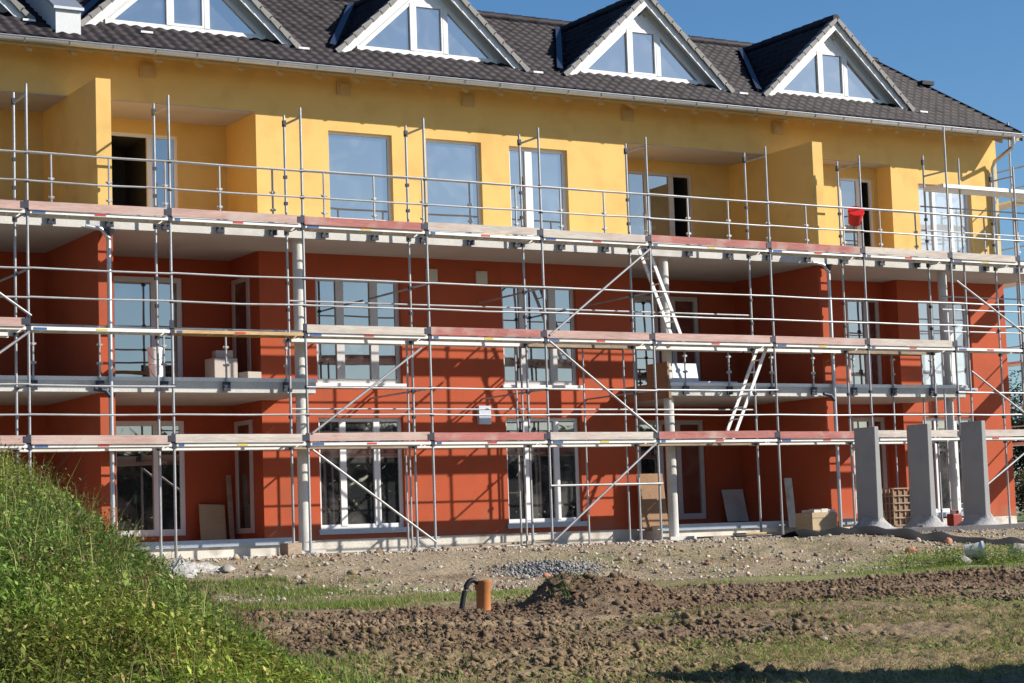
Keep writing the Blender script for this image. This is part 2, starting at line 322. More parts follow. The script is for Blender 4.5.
mb = MB(); wall_open(mb, XL, XR, 6.098, 9.76, W, 0.16, [(a, b_, 6.098, 8.6, q - W) for (a, b_), q in zip(LOG, LB)] + WIN2)
# loggia back walls upstairs
DOOR2 = {0: (-0.6, 1.15), 1: (2.85, 4.32), 2: (15.2, 17.0), 3: (21.15, 22.5)}
ywall = mb
D2 = [(-1.6, 0.35), (2.92, 4.36), (15.2, 17.02), (20.6, 21.62)]
for (a, b_), (d0, d1), q in zip(LOG, D2, LB): wall_open(ywall, a, b_, 6.098, 8.62, q, 0.1, [(d0, d1, 6.14, 8.32)])
for a in (1.6, 18.07): ywall.box(a, a + 0.28, 1.05, W, 6.098, 8.6)
ywall.quad((XL, W, 6.1), (XL, 14, 6.1), (XL, 14, 8.5), (XL, RYW, RZW), (XL, W, 9.76)); ywall.quad((XR, W, 6.1), (XR, 14, 6.1), (XR, 14, 8.5), (XR, RYW, RZW), (XR, W, 9.76)); ywall.quad((XL, 14, 6.1), (XR, 14, 6.1), (XR, 14, 8.5), (XL, 14, 8.5))
ywall_o = ywall.build('upper_wall', M['yellow'], bld, fix=False); tag(ywall_o, 'yellow rendered wall of the top floor with recessed loggias')
mb = MB(); wall_open(mb, XL, XR, 0.16, 5.838, W, 0.16, [(a, b_, 0.16, 2.905, q - W) for (a, b_), q in zip(LOG, LB)] + [(a, b_, 3.165, 5.838, q - W) for (a, b_), q in zip(LOG, LB)] + WIN0 + WIN1)
D1 = [(-1.6, 0.35), (2.9, 4.4), (15.2, 17.05), (20.6, 21.65)]
for (a, b_), (d0, d1), q in zip(LOG, D1, LB):
    wall_open(mb, a, b_, 0.1, 5.838, q, 0.1, [(d0, d1, 0.34, 2.6), (d0, d1, 3.22, 5.45)])
for a in (1.6, 18.07): mb.box(a, a + 0.28, 1.05, W, 0.0, 5.838)
for X in (XL, XR): mb.quad((X, W, 0.16), (X, 14, 0.16), (X, 14, 5.84), (X, W, 5.84))
mb.quad((XL, 14, 0.1), (XR, 14, 0.1), (XR, 14, 5.84), (XL, 14, 5.84))
o = mb.build('lower_wall', M['red'], bld, fix=False); tag(o, 'brick-red rendered wall of the two lower floors')
# plinth (in pieces between the loggias) and terrace slabs
for a, b_ in ((XL, -2.2), (5.4, 14.15), (21.75, XR)):
    mb = MB(); mb.box(a, b_, W - 0.012, W + 0.2, -0.4, 0.16)
    if b_ == XR: mb.box(XR - 0.2, XR + 0.01, W + 0.2, 14, -0.4, 0.16)
    mb.build('plinth', M['plinth'], bld)
for a, b_ in ((-2.2, 5.4), (14.15, 21.75)):
    mb = MB(); mb.box(a + 0.003, b_ - 0.003, 1.9, B + 0.05, -0.4, 0.22); ts_ = mb.build('terrace_slab', M['plinth'], bld); mb = MB(); mb.box(a + 0.02, b_ + 0.25, 1.84, 1.898, 0.10, 0.232); mb.build('edge_strip', M['sill'], ts_)
# balcony slabs: white-painted soffit under concrete edge
def slab(x0, x1, z0, z1, label):
    mb = MB(); mb.box(x0, x1, 0.95, B + 0.06, z0 + 0.012, z1)
    o = mb.build('balcony_slab', M['concrete'], bld); tag(o, label)
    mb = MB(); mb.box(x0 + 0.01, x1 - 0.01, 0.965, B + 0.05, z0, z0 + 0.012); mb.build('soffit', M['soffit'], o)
    mb = MB(); mb.box(x0 - 0.02, x1 + 0.02, 0.925, 0.95, z1 - 0.05, z1 + 0.02); mb.build('drip_edge', M['alu'], o)
slab(XL, XR, 5.83, 6.095, 'continuous upper balcony slab'); slab(XL, 5.76, 2.9, 3.165, 'first-floor balcony slab on the left'); slab(13.9, 22.15, 2.9, 3.165, 'first-floor balcony slab on the right')
for (a, b_), q in zip(LOG, LB):
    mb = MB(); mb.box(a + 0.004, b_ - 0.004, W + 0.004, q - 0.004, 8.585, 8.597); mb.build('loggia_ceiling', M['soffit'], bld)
# formwork left on the right slab's end
mb = MB(); mb.box(13.83, 13.895, 0.93, 2.6, 2.86, 3.2); mb.box(13.85, 13.89, 0.98, 1.75, 3.19, 3.62)
tag(mb.build('formwork_board', M['ply'], bld), 'brown formwork boards left on the end of the right slab')
# round concrete columns
for x in (5.55, 13.97, 21.8):
    mb = MB(); mb.tube([(x, 1.15, -0.2), (x, 1.15, 2.9), (x, 1.15, 5.84)], 0.105, 20); c = mb.build('column', M['concrete'], bld, smooth=True)
    mb = MB(); mb.box(x - 0.3, x + 0.3, 0.85, 1.45, -0.35, -0.02); mb.build('footing', M['concrete'], c)

def window(x0, x1, z0, z1, front, name='window', mull=(), trans=None, depth=0.1, sill=True, axis='y', film=False, fw=0.07, openpane=None, label=None, sillmat='sill'):
    def bx(mb, u0, u1, d0, d1, c0, c1):
        if axis == 'y': mb.box(u0, u1, front + d0, front + d1, c0, c1)
        else: mb.box(front + d0, front + d1, u0, u1, c0, c1)
    mb = MB(); d0, d1 = depth, depth + 0.055
    bx(mb, x0, x1, d0, d1, z0, z0 + fw * 1.3); bx(mb, x0, x1, d0, d1, z1 - fw, z1); bx(mb, x0, x0 + fw, d0, d1, z0 + fw * 1.3, z1 - fw); bx(mb, x1 - fw, x1, d0, d1, z0 + fw * 1.3, z1 - fw)
    us = [x0 + fw]
    for mu, mw in mull:
        bx(mb, mu - mw / 2, mu + mw / 2, d0 - 0.012, d1 - 0.003, z0 + fw * 1.3 - 0.03, z1 - fw + 0.02); us += [mu - mw / 2, mu + mw / 2]
    us.append(x1 - fw)
    if trans:
        for k in range(0, len(us), 2): bx(mb, us[k], us[k + 1], d0, d1 - 0.01, trans - 0.035, trans + 0.035)
    o = mb.build(name, M['frame_film' if film else 'frame'], bld)
    if label: tag(o, label)
    # sash beads, one raised rim per leaf
    mb = MB(); 
    for k in range(0, len(us), 2):
        if openpane is not None and k // 2 == openpane: continue
        a, b2 = us[k], us[k + 1]
        sp = [(z0 + fw * 1.3, z1 - fw)] if not trans else [(z0 + fw * 1.3, trans - 0.035), (trans + 0.035, z1 - fw)]
        for (c, d) in sp:
            e1, e2 = random.uniform(-0.006, 0.006), random.uniform(-0.006, 0.006); dq = d0 + 0.03
            if axis == 'y': mb.quad((a, front + dq, c), (b2, front + dq + e1, c), (b2, front + dq + e1 + e2, d), (a, front + dq + e2, d))
            else: mb.quad((front + dq, a, c), (front + dq + e1, b2, c), (front + dq + e1 + e2, b2, d), (front + dq + e2, a, d))
    mb.build('pane', M['glass_film' if x0 > 22 and axis == 'y' and name == 'window' and z0 > 3 else 'glass_top' if z0 > 6 and name == 'window' else 'glass'], o, fix=False)
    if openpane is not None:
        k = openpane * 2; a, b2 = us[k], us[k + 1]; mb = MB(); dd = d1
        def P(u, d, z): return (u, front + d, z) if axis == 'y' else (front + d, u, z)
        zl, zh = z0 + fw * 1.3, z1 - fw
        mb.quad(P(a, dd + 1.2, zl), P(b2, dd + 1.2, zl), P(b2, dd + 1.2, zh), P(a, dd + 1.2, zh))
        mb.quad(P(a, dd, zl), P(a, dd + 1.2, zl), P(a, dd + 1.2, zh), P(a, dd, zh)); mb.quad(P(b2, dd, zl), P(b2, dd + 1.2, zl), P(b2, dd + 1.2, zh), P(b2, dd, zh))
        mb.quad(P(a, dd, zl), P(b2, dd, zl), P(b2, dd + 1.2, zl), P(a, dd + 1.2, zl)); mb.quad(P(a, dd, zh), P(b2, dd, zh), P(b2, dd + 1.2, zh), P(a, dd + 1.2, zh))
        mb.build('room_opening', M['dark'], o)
    if sill:
        mb = MB(); bx(mb, x0 - 0.06, x1 + 0.06, -0.06, depth, z0 - (0.1 if z0 < 1 else 0.055), z0 + 0.004); mb.build('sill', M[sillmat], o)
    return o
for x0, x1, z0, z1 in WIN0[:2] + WIN0[3:]:
    w_ = x1 - x0; window(x0, x1, z0, z1, W, mull=((x0 + 0.30 * w_, 0.13), (x0 + 0.70 * w_, 0.13)))
for x0, x1, z0, z1 in WIN1[:2] + WIN1[3:]:
    w_ = x1 - x0; window(x0, x1, z0, z1, W, mull=((x0 + 0.30 * w_, 0.17), (x0 + 0.70 * w_, 0.17)), film=True, fw=0.08, sillmat='white')
for (x0, x1, z0, z1) in (WIN0[2], WIN1[2]): window(x0, x1, z0, z1, W, mull=((x0 + 0.48, 0.1), (x0 + 1.1, 0.1)))
for k, (x0, x1, z0, z1) in enumerate(WIN2):
    mu = ((x0 + 0.52, 0.17),) if k == 2 else ((x0 + 0.55, 0.09), (x0 + 1.1, 0.09)) if k == 3 else ()
    window(x0, x1, z0, z1, W, mull=mu, trans=6.56, fw=0.05 if k in (0, 1) else 0.07, sill=False)
for k, (d0, d1) in enumerate(D2):
    w_ = d1 - d0
    window(d0, d1, 6.14, 8.32, LB[k], 'balcony_door', mull=((d0 + 0.85, 0.1),) if k == 1 else ((d0 + 0.30 * w_, 0.12), (d0 + 0.68 * w_, 0.12)) if k == 2 else ((d0 + 0.6, 0.12),), depth=0.06, sill=False, openpane=0 if k == 1 else 2 if k == 2 else 1, film=(k == 2), label='white balcony door with one leaf standing open' if k == 1 else None)
for k, (d0, d1) in enumerate(D1):
    w_ = d1 - d0
    for zz in ((0.34, 2.6), (3.22, 5.45)):
        window(d0, d1, zz[0], zz[1], LB[k], 'balcony_door' if zz[0] > 1 else 'terrace_door', mull=((d0 + 0.62 * w_, 0.16),) if k != 2 else ((d0 + 0.35 * w_, 0.12), (d0 + 0.62 * w_, 0.12)), depth=0.06, sill=False, fw=0.1, film=(k != 1))
# narrow doors in the loggia side walls (face left)
for X in (5.4,):
    for z0, z1 in ((0.34, 2.56), (3.22, 5.4)):
        mb = MB(); y0, y1 = 3.12, 3.98
        mb.box(X - 0.03, X - 0.003, y0, y1, z0, z0 + 0.1); mb.box(X - 0.03, X - 0.003, y0, y1, z1 - 0.09, z1); mb.box(X - 0.03, X - 0.003, y0, y0 + 0.13, z0 + 0.1, z1 - 0.09); mb.box(X - 0.03, X - 0.003, y1 - 0.13, y1, z0 + 0.1, z1 - 0.09)
        o = mb.build('side_door', M['frame_film'], bld); mb = MB(); mb.box(X - 0.014, X - 0.004, y0 + 0.13, y1 - 0.13, z0 + 0.1, z1 - 0.09); mb.build('pane', M['glass'], o)
# vents and small boxes on the wall
for x, z in ((9.22, 5.48), (10.4, 5.48)):
    mb = MB(); mb.box(x - 0.13, x + 0.13, W - 0.035, W - 0.003, z - 0.13, z + 0.13)
    for k in range(4): mb.box(x - 0.1, x + 0.1, W - 0.045, W - 0.036, z - 0.1 + k * 0.055, z - 0.075 + k * 0.055)
    mb.build('wall_vent', M['plinth'], bld)
for x in (3.17, 7.33, 10.21, 14.23, 18.38):
    mb = MB(); mb.box(x - 0.15, x + 0.15, W - 0.04, W - 0.003, 9.08, 9.36); mb.box(x - 0.11, x + 0.11, W - 0.05, W - 0.041, 9.12, 9.32); mb.build('eave_vent', M['soffit_wood'], bld)
mb = MB(); mb.box(10.2, 10.48, W - 0.09, W - 0.003, 2.42, 2.8); mb.box(10.19, 10.49, W - 0.1, W - 0.091, 2.6, 2.62); tag(mb.build('junction_box', M['bluewhite'], bld), 'pale blue-white junction box on the red wall')

mb = MB(); mb.box(4.75, 4.87, B - 0.12, B - 0.003, 2.1, 2.3); mb.tube([(4.81, B - 0.06, 2.1), (4.81, B - 0.06, 2.0)], 0.05, 10); mb.build('wall_lamp', M['white'], bld)
# ---- roof
EY, EZ, SL = 1.9, 9.45, 0.57; RY = 7.0; RZ = EZ + SL * (RY - EY)
def tiled(mb_name, parent, org, du, dv, nrm, lu, lv, tu=0.25, tv=0.30, amp=0.018, seg=6, clip=None):
    """pantile sheet: org + u*du + v*dv; wave across u, steps along v"""
    nu = int(round(lu / tu)); nv = int(round(lv / tv)); tu = lu / nu; tv = lv / nv
    org, du, dv, nrm = [np.array(a, float) for a in (org, du, dv, nrm)]
    u = np.linspace(0, lu, nu * seg + 1); ph = (u / tu) % 1.0
    wave = amp * (np.cos(2 * np.pi * ph) * 0.7 + 0.5 * np.exp(-((ph - 0.5) / 0.13) ** 2) * -0.6)
    vs = []; lift = []
    for k in range(nv):
        vs += [k * tv, (k + 1) * tv + 0.0]; lift += [0.042, 0.004]
    vs = np.array(vs); lift = np.array(lift)
    jit = np.repeat(RNG.normal(0, 0.004, (len(vs), nu)), seg, 1); jit = np.concatenate([jit, jit[:, -1:]], 1)
    U, V = np.meshgrid(u, vs); H = wave[None] + lift[:, None] + jit
    P = org + U[..., None] * du + V[..., None] * dv + H[..., None] * nrm
    n1, n0 = U.shape; idx = np.arange(n0 * n1).reshape(n1, n0)
    F = np.stack([idx[:-1, :-1].ravel(), idx[:-1, 1:].ravel(), idx[1:, 1:].ravel(), idx[1:, :-1].ravel()], 1)
    P = P.reshape(-1, 3)
    if clip is not None:
        ok = clip(P); F = F[ok[F].any(1)]
    return np_mesh(mb_name, P, F, M['tile'], parent=parent)
cs = 1 / math.sqrt(1 + SL * SL); XRF0, XRF1 = -6.3, 25.34
DORM = [-1.24, 4.21, 9.6, 15.08, 20.53]; DG, DZ0, DZ1, DHW = 3.0, 10.1, 12.05, 2.17
def main_clip(P):   # leave out the field hidden beneath the dormers
    ok = np.ones(len(P), bool)
    for c in DORM:
        z_d = DZ1 - (DZ1 - DZ0) / DHW * np.abs(P[:, 0] - c)
        ok &= ~((P[:, 1] > DG + 0.45) & (z_d - 0.14 > P[:, 2]))
    return ok
rf = tiled('roof', bld, (XRF0, EY, EZ), (1, 0, 0), (0, cs, SL * cs), (0, -SL * cs, cs), XRF1 - XRF0, (RY - EY) / cs, clip=main_clip)
tag(rf, 'dark pantile roof')
mb = MB(); mb.hexa([(XRF0, RY, RZ), (XRF1, RY, RZ), (XRF1, 14.6, EZ - 1.3), (XRF0, 14.6, EZ - 1.3), (XRF0, RY, RZ + 0.05), (XRF1, RY, RZ + 0.05), (XRF1, 14.6, EZ - 1.25), (XRF0, 14.6, EZ - 1.25)]); mb.build('rear_slope', M['tile'], rf)
mb = MB()
x = XRF0
while x < XRF1 - 0.05:
    mb.tube([(x, RY, RZ + 0.03), (min(x + 0.40, XRF1), RY, RZ + 0.045)], 0.11, 10); x += 0.38
mb.build('ridge_tiles', M['tile'], rf, smooth=True)
# eave soffit boards, rafter tails, verge board, gutter
mb = MB(); mb.hexa([(XRF0, EY + 0.02, EZ - 0.16), (XRF1, EY + 0.02, EZ - 0.16), (XRF1, W + 0.3, EZ - 0.16 + SL * (W + 0.3 - EY)), (XRF0, W + 0.3, EZ - 0.16 + SL * (W + 0.3 - EY)),
    (XRF0, EY + 0.02, EZ - 0.03), (XRF1, EY + 0.02, EZ - 0.03), (XRF1, W + 0.3, EZ - 0.03 + SL * (W + 0.3 - EY)), (XRF0, W + 0.3, EZ - 0.03 + SL * (W + 0.3 - EY))]); mb.build('eave_boards', M['soffit_wood'], rf)
x = XRF0 + 0.3
while x < XRF1 - 0.1:
    mb = MB(); z = lambda y: EZ - 0.163 + SL * (y - EY)
    mb.hexa([(x, 2.0, z(2.0) - 0.13), (x + 0.1, 2.0, z(2.0) - 0.13), (x + 0.1, W + 0.05, z(W) - 0.15), (x, W + 0.05, z(W) - 0.15), (x, 2.0, z(2.0)), (x + 0.1, 2.0, z(2.0)), (x + 0.1, W + 0.05, z(W + 0.05)), (x, W + 0.05, z(W + 0.05))]); x += 0.83
    mb.build('rafter_tail', M['soffit_wood'], rf)
mb = MB()
for X in (XRF1,):
    for y0, y1 in ((EY - 0.02, RY),):
        zz = lambda y: EZ + SL * (y - EY)
        mb.hexa([(X, y0, zz(y0) - 0.16), (X + 0.035, y0, zz(y0) - 0.16), (X + 0.035, y1, zz(y1) - 0.16), (X, y1, zz(y1) - 0.16), (X, y0, zz(y0) + 0.07), (X + 0.035, y0, zz(y0) + 0.07), (X + 0.035, y1, zz(y1) + 0.07), (X, y1, zz(y1) + 0.07)])
mb.build('verge_board', M['tile'], rf)
# half-round gutter with brackets
n = 9; prof = [(EY - 0.075 - 0.08 * math.cos(math.pi * k / (n - 1)), EZ - 0.03 - 0.085 * math.sin(math.pi * k / (n - 1))) for k in range(n)]
prof += [(q[0] * 1.0, q[1] + 0.004) if k in (0, n - 1) else (EY - 0.075 + (q[0] - EY + 0.075) * 0.94, EZ - 0.03 + (q[1] - EZ + 0.03) * 0.94) for k, q in reversed(list(enumerate(prof)))]
mb = MB(); mb.prism(prof, 0, XRF0, XRF1 - 0.1)
mb.tube([(XRF0, EY - 0.158, EZ - 0.028), (XRF1 - 0.1, EY - 0.158, EZ - 0.028)], 0.012, 6)
gut = mb.build('gutter', M['zinc'], bld, smooth=True)
x = XRF0 + 0.2
while x < XRF1 - 0.2:
    mb = MB(); pr = [(EY - 0.075 - 0.088 * math.cos(math.pi * k / 8), EZ - 0.03 - 0.094 * math.sin(math.pi * k / 8)) for k in range(9)]
    mb.tube([(x, q[0], q[1]) for q in pr], 0.011, 5); x += 0.83
    mb.build('gutter_bracket', M['zinc'], gut)
# downpipe on the right corner
mb = MB(); mb.tube([(25.0, EY - 0.07, EZ - 0.1), (25.0, EY - 0.07, EZ - 0.26), (25.0, EY, EZ - 0.36), (24.98, W - 0.16, 8.85), (24.98, W - 0.09, 8.7), (24.98, W - 0.08, 6.3)], 0.05, 10)
mb.tube([(24.98, W - 0.08, 6.3), (24.98, 0.86, 6.18), (24.98, 0.84, 6.0), (24.98, 0.84, 0.95), (25.05, 0.8, 0.62), (25.3, 0.7, 0.5), (25.7, 0.65, 0.44)], 0.05, 10)
dp = mb.build('downpipe', M['zinc'], bld, smooth=True)
for x, y in ((1.74, 0.87), (18.21, 0.87)):
    mb = MB(); mb.tube([(x - 0.42, y + 0.02, 5.86), (x - 0.14, y, 5.82), (x, y, 5.66), (x, y, 3.3), (x, y, 2.8), (x, y, -0.05)], 0.043, 10)
    dp = mb.build('downpipe', M['zinc'], bld, smooth=True)
    mb = MB(); mb.tube([(x, y, 5.7), (x, y, 5.82)], 0.055, 10, r2=0.11); mb.build('pipe_funnel', M['coupler'], dp, smooth=True)
    mb = MB(); mb.tube([(x - 0.3, y, 2.96), (x - 0.1, y, 2.93), (x, y, 2.8)], 0.04, 8); mb.build('branch_pipe', M['coupler'], dp, smooth=True)
# clad fire-wall upstand rising through the roof valley
zr = lambda y: EZ + SL * (y - EY)
mb = MB(); x0, x1, h = 1.3, 1.78, 0.48
mb.hexa([(x0, 2.36, zr(2.36) - 0.1), (x1, 2.36, zr(2.36) - 0.1), (x1, 7.2, zr(7.2) - 0.1), (x0, 7.2, zr(7.2) - 0.1), (x0, 2.36, zr(2.36) + h), (x1, 2.36, zr(2.36) + h), (x1, 7.2, zr(7.2) + h), (x0, 7.2, zr(7.2) + h)])
o = mb.build('firewall_upstand', M['cladding'], bld); tag(o, 'pale metal-clad wall upstand between two dormers')
mb = MB(); hh = h + 0.003; mb.hexa([(x0 - 0.05, 2.3, zr(2.3) + hh), (x1 + 0.05, 2.3, zr(2.3) + hh), (x1 + 0.05, 7.2, zr(7.2) + hh), (x0 - 0.05, 7.2, zr(7.2) + hh), (x0 - 0.05, 2.3, zr(2.3) + hh + 0.05), (x1 + 0.05, 2.3, zr(2.3) + hh + 0.05), (x1 + 0.05, 7.2, zr(7.2) + hh + 0.05), (x0 - 0.05, 7.2, zr(7.2) + hh + 0.05)]); mb.build('coping', M['zinc'], o)
# dormers
PT = (DZ1 - DZ0) / DHW; dl = math.hypot(DHW, DZ1 - DZ0); cu, su = DHW / dl, (DZ1 - DZ0) / dl
for c in DORM:
    gy_ = DG + 0.2; yb = 7.05
    zg = lambda dx, dn=0.0: DZ1 - dn - PT * abs(dx)
    mb = MB(); g2 = 2.02
    # gable wall: triangle ring round the glazing
    gl = 1.62; gz0 = 10.30; gzt = gz0 + PT * gl
    outer = [(c - DHW + 0.06, DZ0 - 0.02), (c + DHW - 0.06, DZ0 - 0.02), (c, DZ1 - 0.08)]
    inner = [(c - gl, gz0), (c + gl, gz0), (c, gzt)]
    for k in range(3):
        a, b_, a2, b2 = outer[k], outer[(k + 1) % 3], inner[k], inner[(k + 1) % 3]
        mb.quad((a[0], gy_, a[1]), (b_[0], gy_, b_[1]), (b2[0], gy_, b2[1]), (a2[0], gy_, a2[1]))
        mb.quad((a2[0], gy_, a2[1]), (b2[0], gy_, b2[1]), (b2[0], gy_ + 0.08, b2[1]), (a2[0], gy_ + 0.08, a2[1]))
    d = mb.build('dormer', M['cladding'], bld)
    # roof slopes
    for sgn in (-1, 1):
        org = (c + sgn * (DHW + 0.08), DG - 0.1, DZ0 - 0.08 * PT)
        if sgn < 0: o = tiled('dormer_roof', d, (org[0], yb, org[2]), (0, -1, 0), (cu, 0, su), (-su, 0, cu), yb - DG + 0.1, dl + 0.11)
        else: o = tiled('dormer_roof', d, org, (0, 1, 0), (-cu, 0, su), (su, 0, cu), yb - DG + 0.1, dl + 0.11)
        # underside boarding and rake boards
        nx_, nz_ = sgn * su, cu
        def Q(t, dn, y): # t along slope from foot to apex, dn below slope
            return (c + sgn * (DHW - cu * t) - nx_ * dn, y, DZ0 + su * t - nz_ * dn)
        mb = MB(); mb.hexa([Q(-0.05, 0.07, DG - 0.02), Q(dl - 0.05, 0.07, DG - 0.02), Q(dl - 0.05, 0.07, gy_ + 0.1), Q(-0.05, 0.07, gy_ + 0.1), Q(-0.05, 0.01, DG - 0.02), Q(dl, 0.01, DG - 0.02), Q(dl, 0.01, gy_ + 0.1), Q(-0.05, 0.01, gy_ + 0.1)]); mb.build('verge_soffit', M['cladding'], d)
        mb = MB(); mb.hexa([Q(-0.1, 0.16, DG - 0.06), Q(dl - 0.16 * PT, 0.16, DG - 0.06), Q(dl - 0.16 * PT, 0.16, DG - 0.022), Q(-0.1, 0.16, DG - 0.022), Q(-0.1, 0.0, DG - 0.06), Q(dl - 0.003, 0.0, DG - 0.06), Q(dl - 0.003, 0.0, DG - 0.022), Q(-0.1, 0.0, DG - 0.022)]); mb.build('rake_board', M['frame'], d)
        mb = MB(); nt = 11
        for k in range(nt):
            t0 = -0.12 + (dl + 0.1) * k / nt; t1 = t0 + (dl + 0.1) / nt + 0.02; e0, e1 = 0.085, 0.06
            mb.hexa([Q(t0, -0.002, DG - 0.13), Q(t1, -0.002, DG - 0.13), Q(t1, -0.002, DG + 0.06), Q(t0, -0.002, DG + 0.06), Q(t0, -e0, DG - 0.13), Q(t1, -e1, DG - 0.13), Q(t1, -e1, DG + 0.06), Q(t0, -e0, DG + 0.06)])
            mb.hexa([Q(t0, 0.035, DG - 0.135), Q(t1, 0.015, DG - 0.135), Q(t1, 0.015, DG - 0.105), Q(t0, 0.035, DG - 0.105), Q(t0, -e0 - .004, DG - 0.135), Q(t1, -e1 - .004, DG - 0.135), Q(t1, -e1 - .004, DG - 0.105), Q(t0, -e0 - .004, DG - 0.105)])
        mb.build('verge_tiles', M['verge_tile'], d)
    mb = MB(); y = DG - 0.1
    while y < 6.6: mb.tube([(c, y, DZ1 + 0.05), (c, y + 0.42, DZ1 + 0.065)], 0.10, 10); y += 0.4
    mb.build('ridge_tiles', M['tile'], d, smooth=True)
    # glazing: frame bars + panes
    mb = MB(); f = 0.085; yy0, yy1 = gy_ - 0.03, gy_ + 0.05
    mb.box(c - gl - 0.05, c + gl + 0.05, yy0, yy1, gz0 - 0.1, gz0)
    m0, m1 = -0.37, 0.42
    for s_ in (-1, 1):
        tt = (gzt - gz0) / gl
        mb.hexa([(c + s_ * gl, yy0, gz0), (c + s_ * (gl - f * 1.5), yy0, gz0), (c + s_ * (gl - f * 1.5), yy1, gz0), (c + s_ * gl, yy1, gz0), (c + s_ * 0.1, yy0, gzt - 0.1 * tt), (c + s_ * 0.1, yy0, gzt - 0.1 * tt - f * 1.35), (c + s_ * 0.1, yy1, gzt - 0.1 * tt - f * 1.35), (c + s_ * 0.1, yy1, gzt - 0.1 * tt)])
    for mx_ in (m0, m1): mb.box(c + mx_ - 0.055, c + mx_ + 0.055, yy0 - 0.012, yy1 - 0.004, gz0 + 0.002, gzt - PT * abs(mx_) - 0.1)
    zt = gzt - PT * 0.45 - 0.03
    mb.box(c + m0 + 0.055, c + m1 - 0.055, yy0 - 0.008, yy1 - 0.002, zt - 0.06, zt + 0.02)
    for xa, xb in ((m0 + 0.055, m0 + 0.1), (m1 - 0.1, m1 - 0.055)): mb.box(c + xa, c + xb, yy0 - 0.006, yy1 - 0.006, gz0 + 0.05, zt - 0.06)
    mb.box(c + m0 + 0.055, c + m1 - 0.055, yy0 - 0.006, yy1 - 0.006, gz0 + 0.002, gz0 + 0.05)
    mb.prism([(c + m0 - 0.05, zt + 0.021), (c + m1 + 0.05, zt + 0.021), (c + m1 + 0.05, gzt - PT * (m1 + 0.05) - 0.06), (c, gzt - 0.05), (c + m0 - 0.05, gzt - PT * (0.05 - m0) - 0.06)], 1, yy0 + 0.006, yy1 - 0.006)
    mb.build('window_frame', M['frame'], d)
    mb = MB(); mb.prism([(c - gl + 0.02, gz0 + 0.002), (c + gl - 0.02, gz0 + 0.002), (c, gzt - 0.03)], 1, gy_ + 0.012, gy_ + 0.02); mb.build('pane', M['glass_top'], d)
    # valley flashing on the left of the dormer
    mb = MB(); yv = EY + (DZ1 - EZ) / SL
    p0 = Vector((c - DHW - 0.05, DG + 0.1, zr(DG + 0.1))); p1 = Vector((c - 0.1, yv, zr(yv)))
    dvec = (p1 - p0); nn = Vector((0, -SL * cs, cs)); sd = dvec.cross(nn).normalized(); 
    if sd.x > 0: sd = -sd
    up = nn * 0.10
    mb.quad(p0 + up, p1 + up, p1 + sd * 0.13 + up, p0 + sd * 0.13 + up); mb.build('valley_flashing', M['flash'], d)
# small snow hooks on the tiles
for x in (3.2, 6.5, 12.0, 17.5, 22.95, 0.9):
    mb = MB(); y = 2.7; mb.box(x - 0.12, x + 0.12, y - 0.02, y + 0.02, zr(y) + 0.06, zr(y) + 0.1); mb.box(x - 0.02, x + 0.02, y - 0.0, y + 0.2, zr(y) + 0.04, zr(y) + 0.075); mb.build('roof_hook', M['frame'], rf)
mb = MB(); mb.box(25.0, 25.4, 4.9, 5.1, zr(5) + 0.1, zr(5) + 0.2); mb.build('roof_hook', M['tile'], rf)

# balcony railings
def railing(x0, x1, zs, pitch, top, label):
    mb = MB(); mb.tube([(x0, 0.9, zs + top), (x1, 0.9, zs + top)], 0.021, 8)
    r = mb.build('balcony_railing', M['galv'], bld, smooth=True); tag(r, label)
    x = x0 + 0.25
    while x < x1:
        mb = MB(); mb.tube([(x, 0.9, zs - 0.24), (x, 0.9, zs + top)], 0.02, 7)
        for zz in (0.22, 0.55): mb.tube([(x - 0.055, 0.9, zs + zz + .02), (x + 0.055, 0.9, zs + zz + .02)], 0.022, 6); mb.tube([(x, 0.86, zs + zz + .02), (x, 0.94, zs + zz + .02)], 0.03, 8)
        p = mb.build('railing_post', M['galv'], r, smooth=True)
        mb = MB(); mb.box(x - 0.07, x + 0.07, 0.875, 0.924, zs - 0.235, zs - 0.065); 
        for sx in (-0.045, 0.045): mb.tube([(x + sx, 0.85, zs - 0.15), (x + sx, 0.876, zs - 0.15)], 0.014, 6)
        pp = mb.build('post_bracket', M['coupler'], r); x += pitch
railing(XL + 0.1, XR - 0.1, 6.1, 1.06, 1.02, 'galvanised railing along the upper balcony slab')
railing(XL + 0.1, 5.7, 3.17, 1.2, 0.9, 'galvanised railing along the left first-floor slab')
railing(14.0, 22.1, 3.17, 1.14, 0.9, 'galvanised railing along the right first-floor slab')

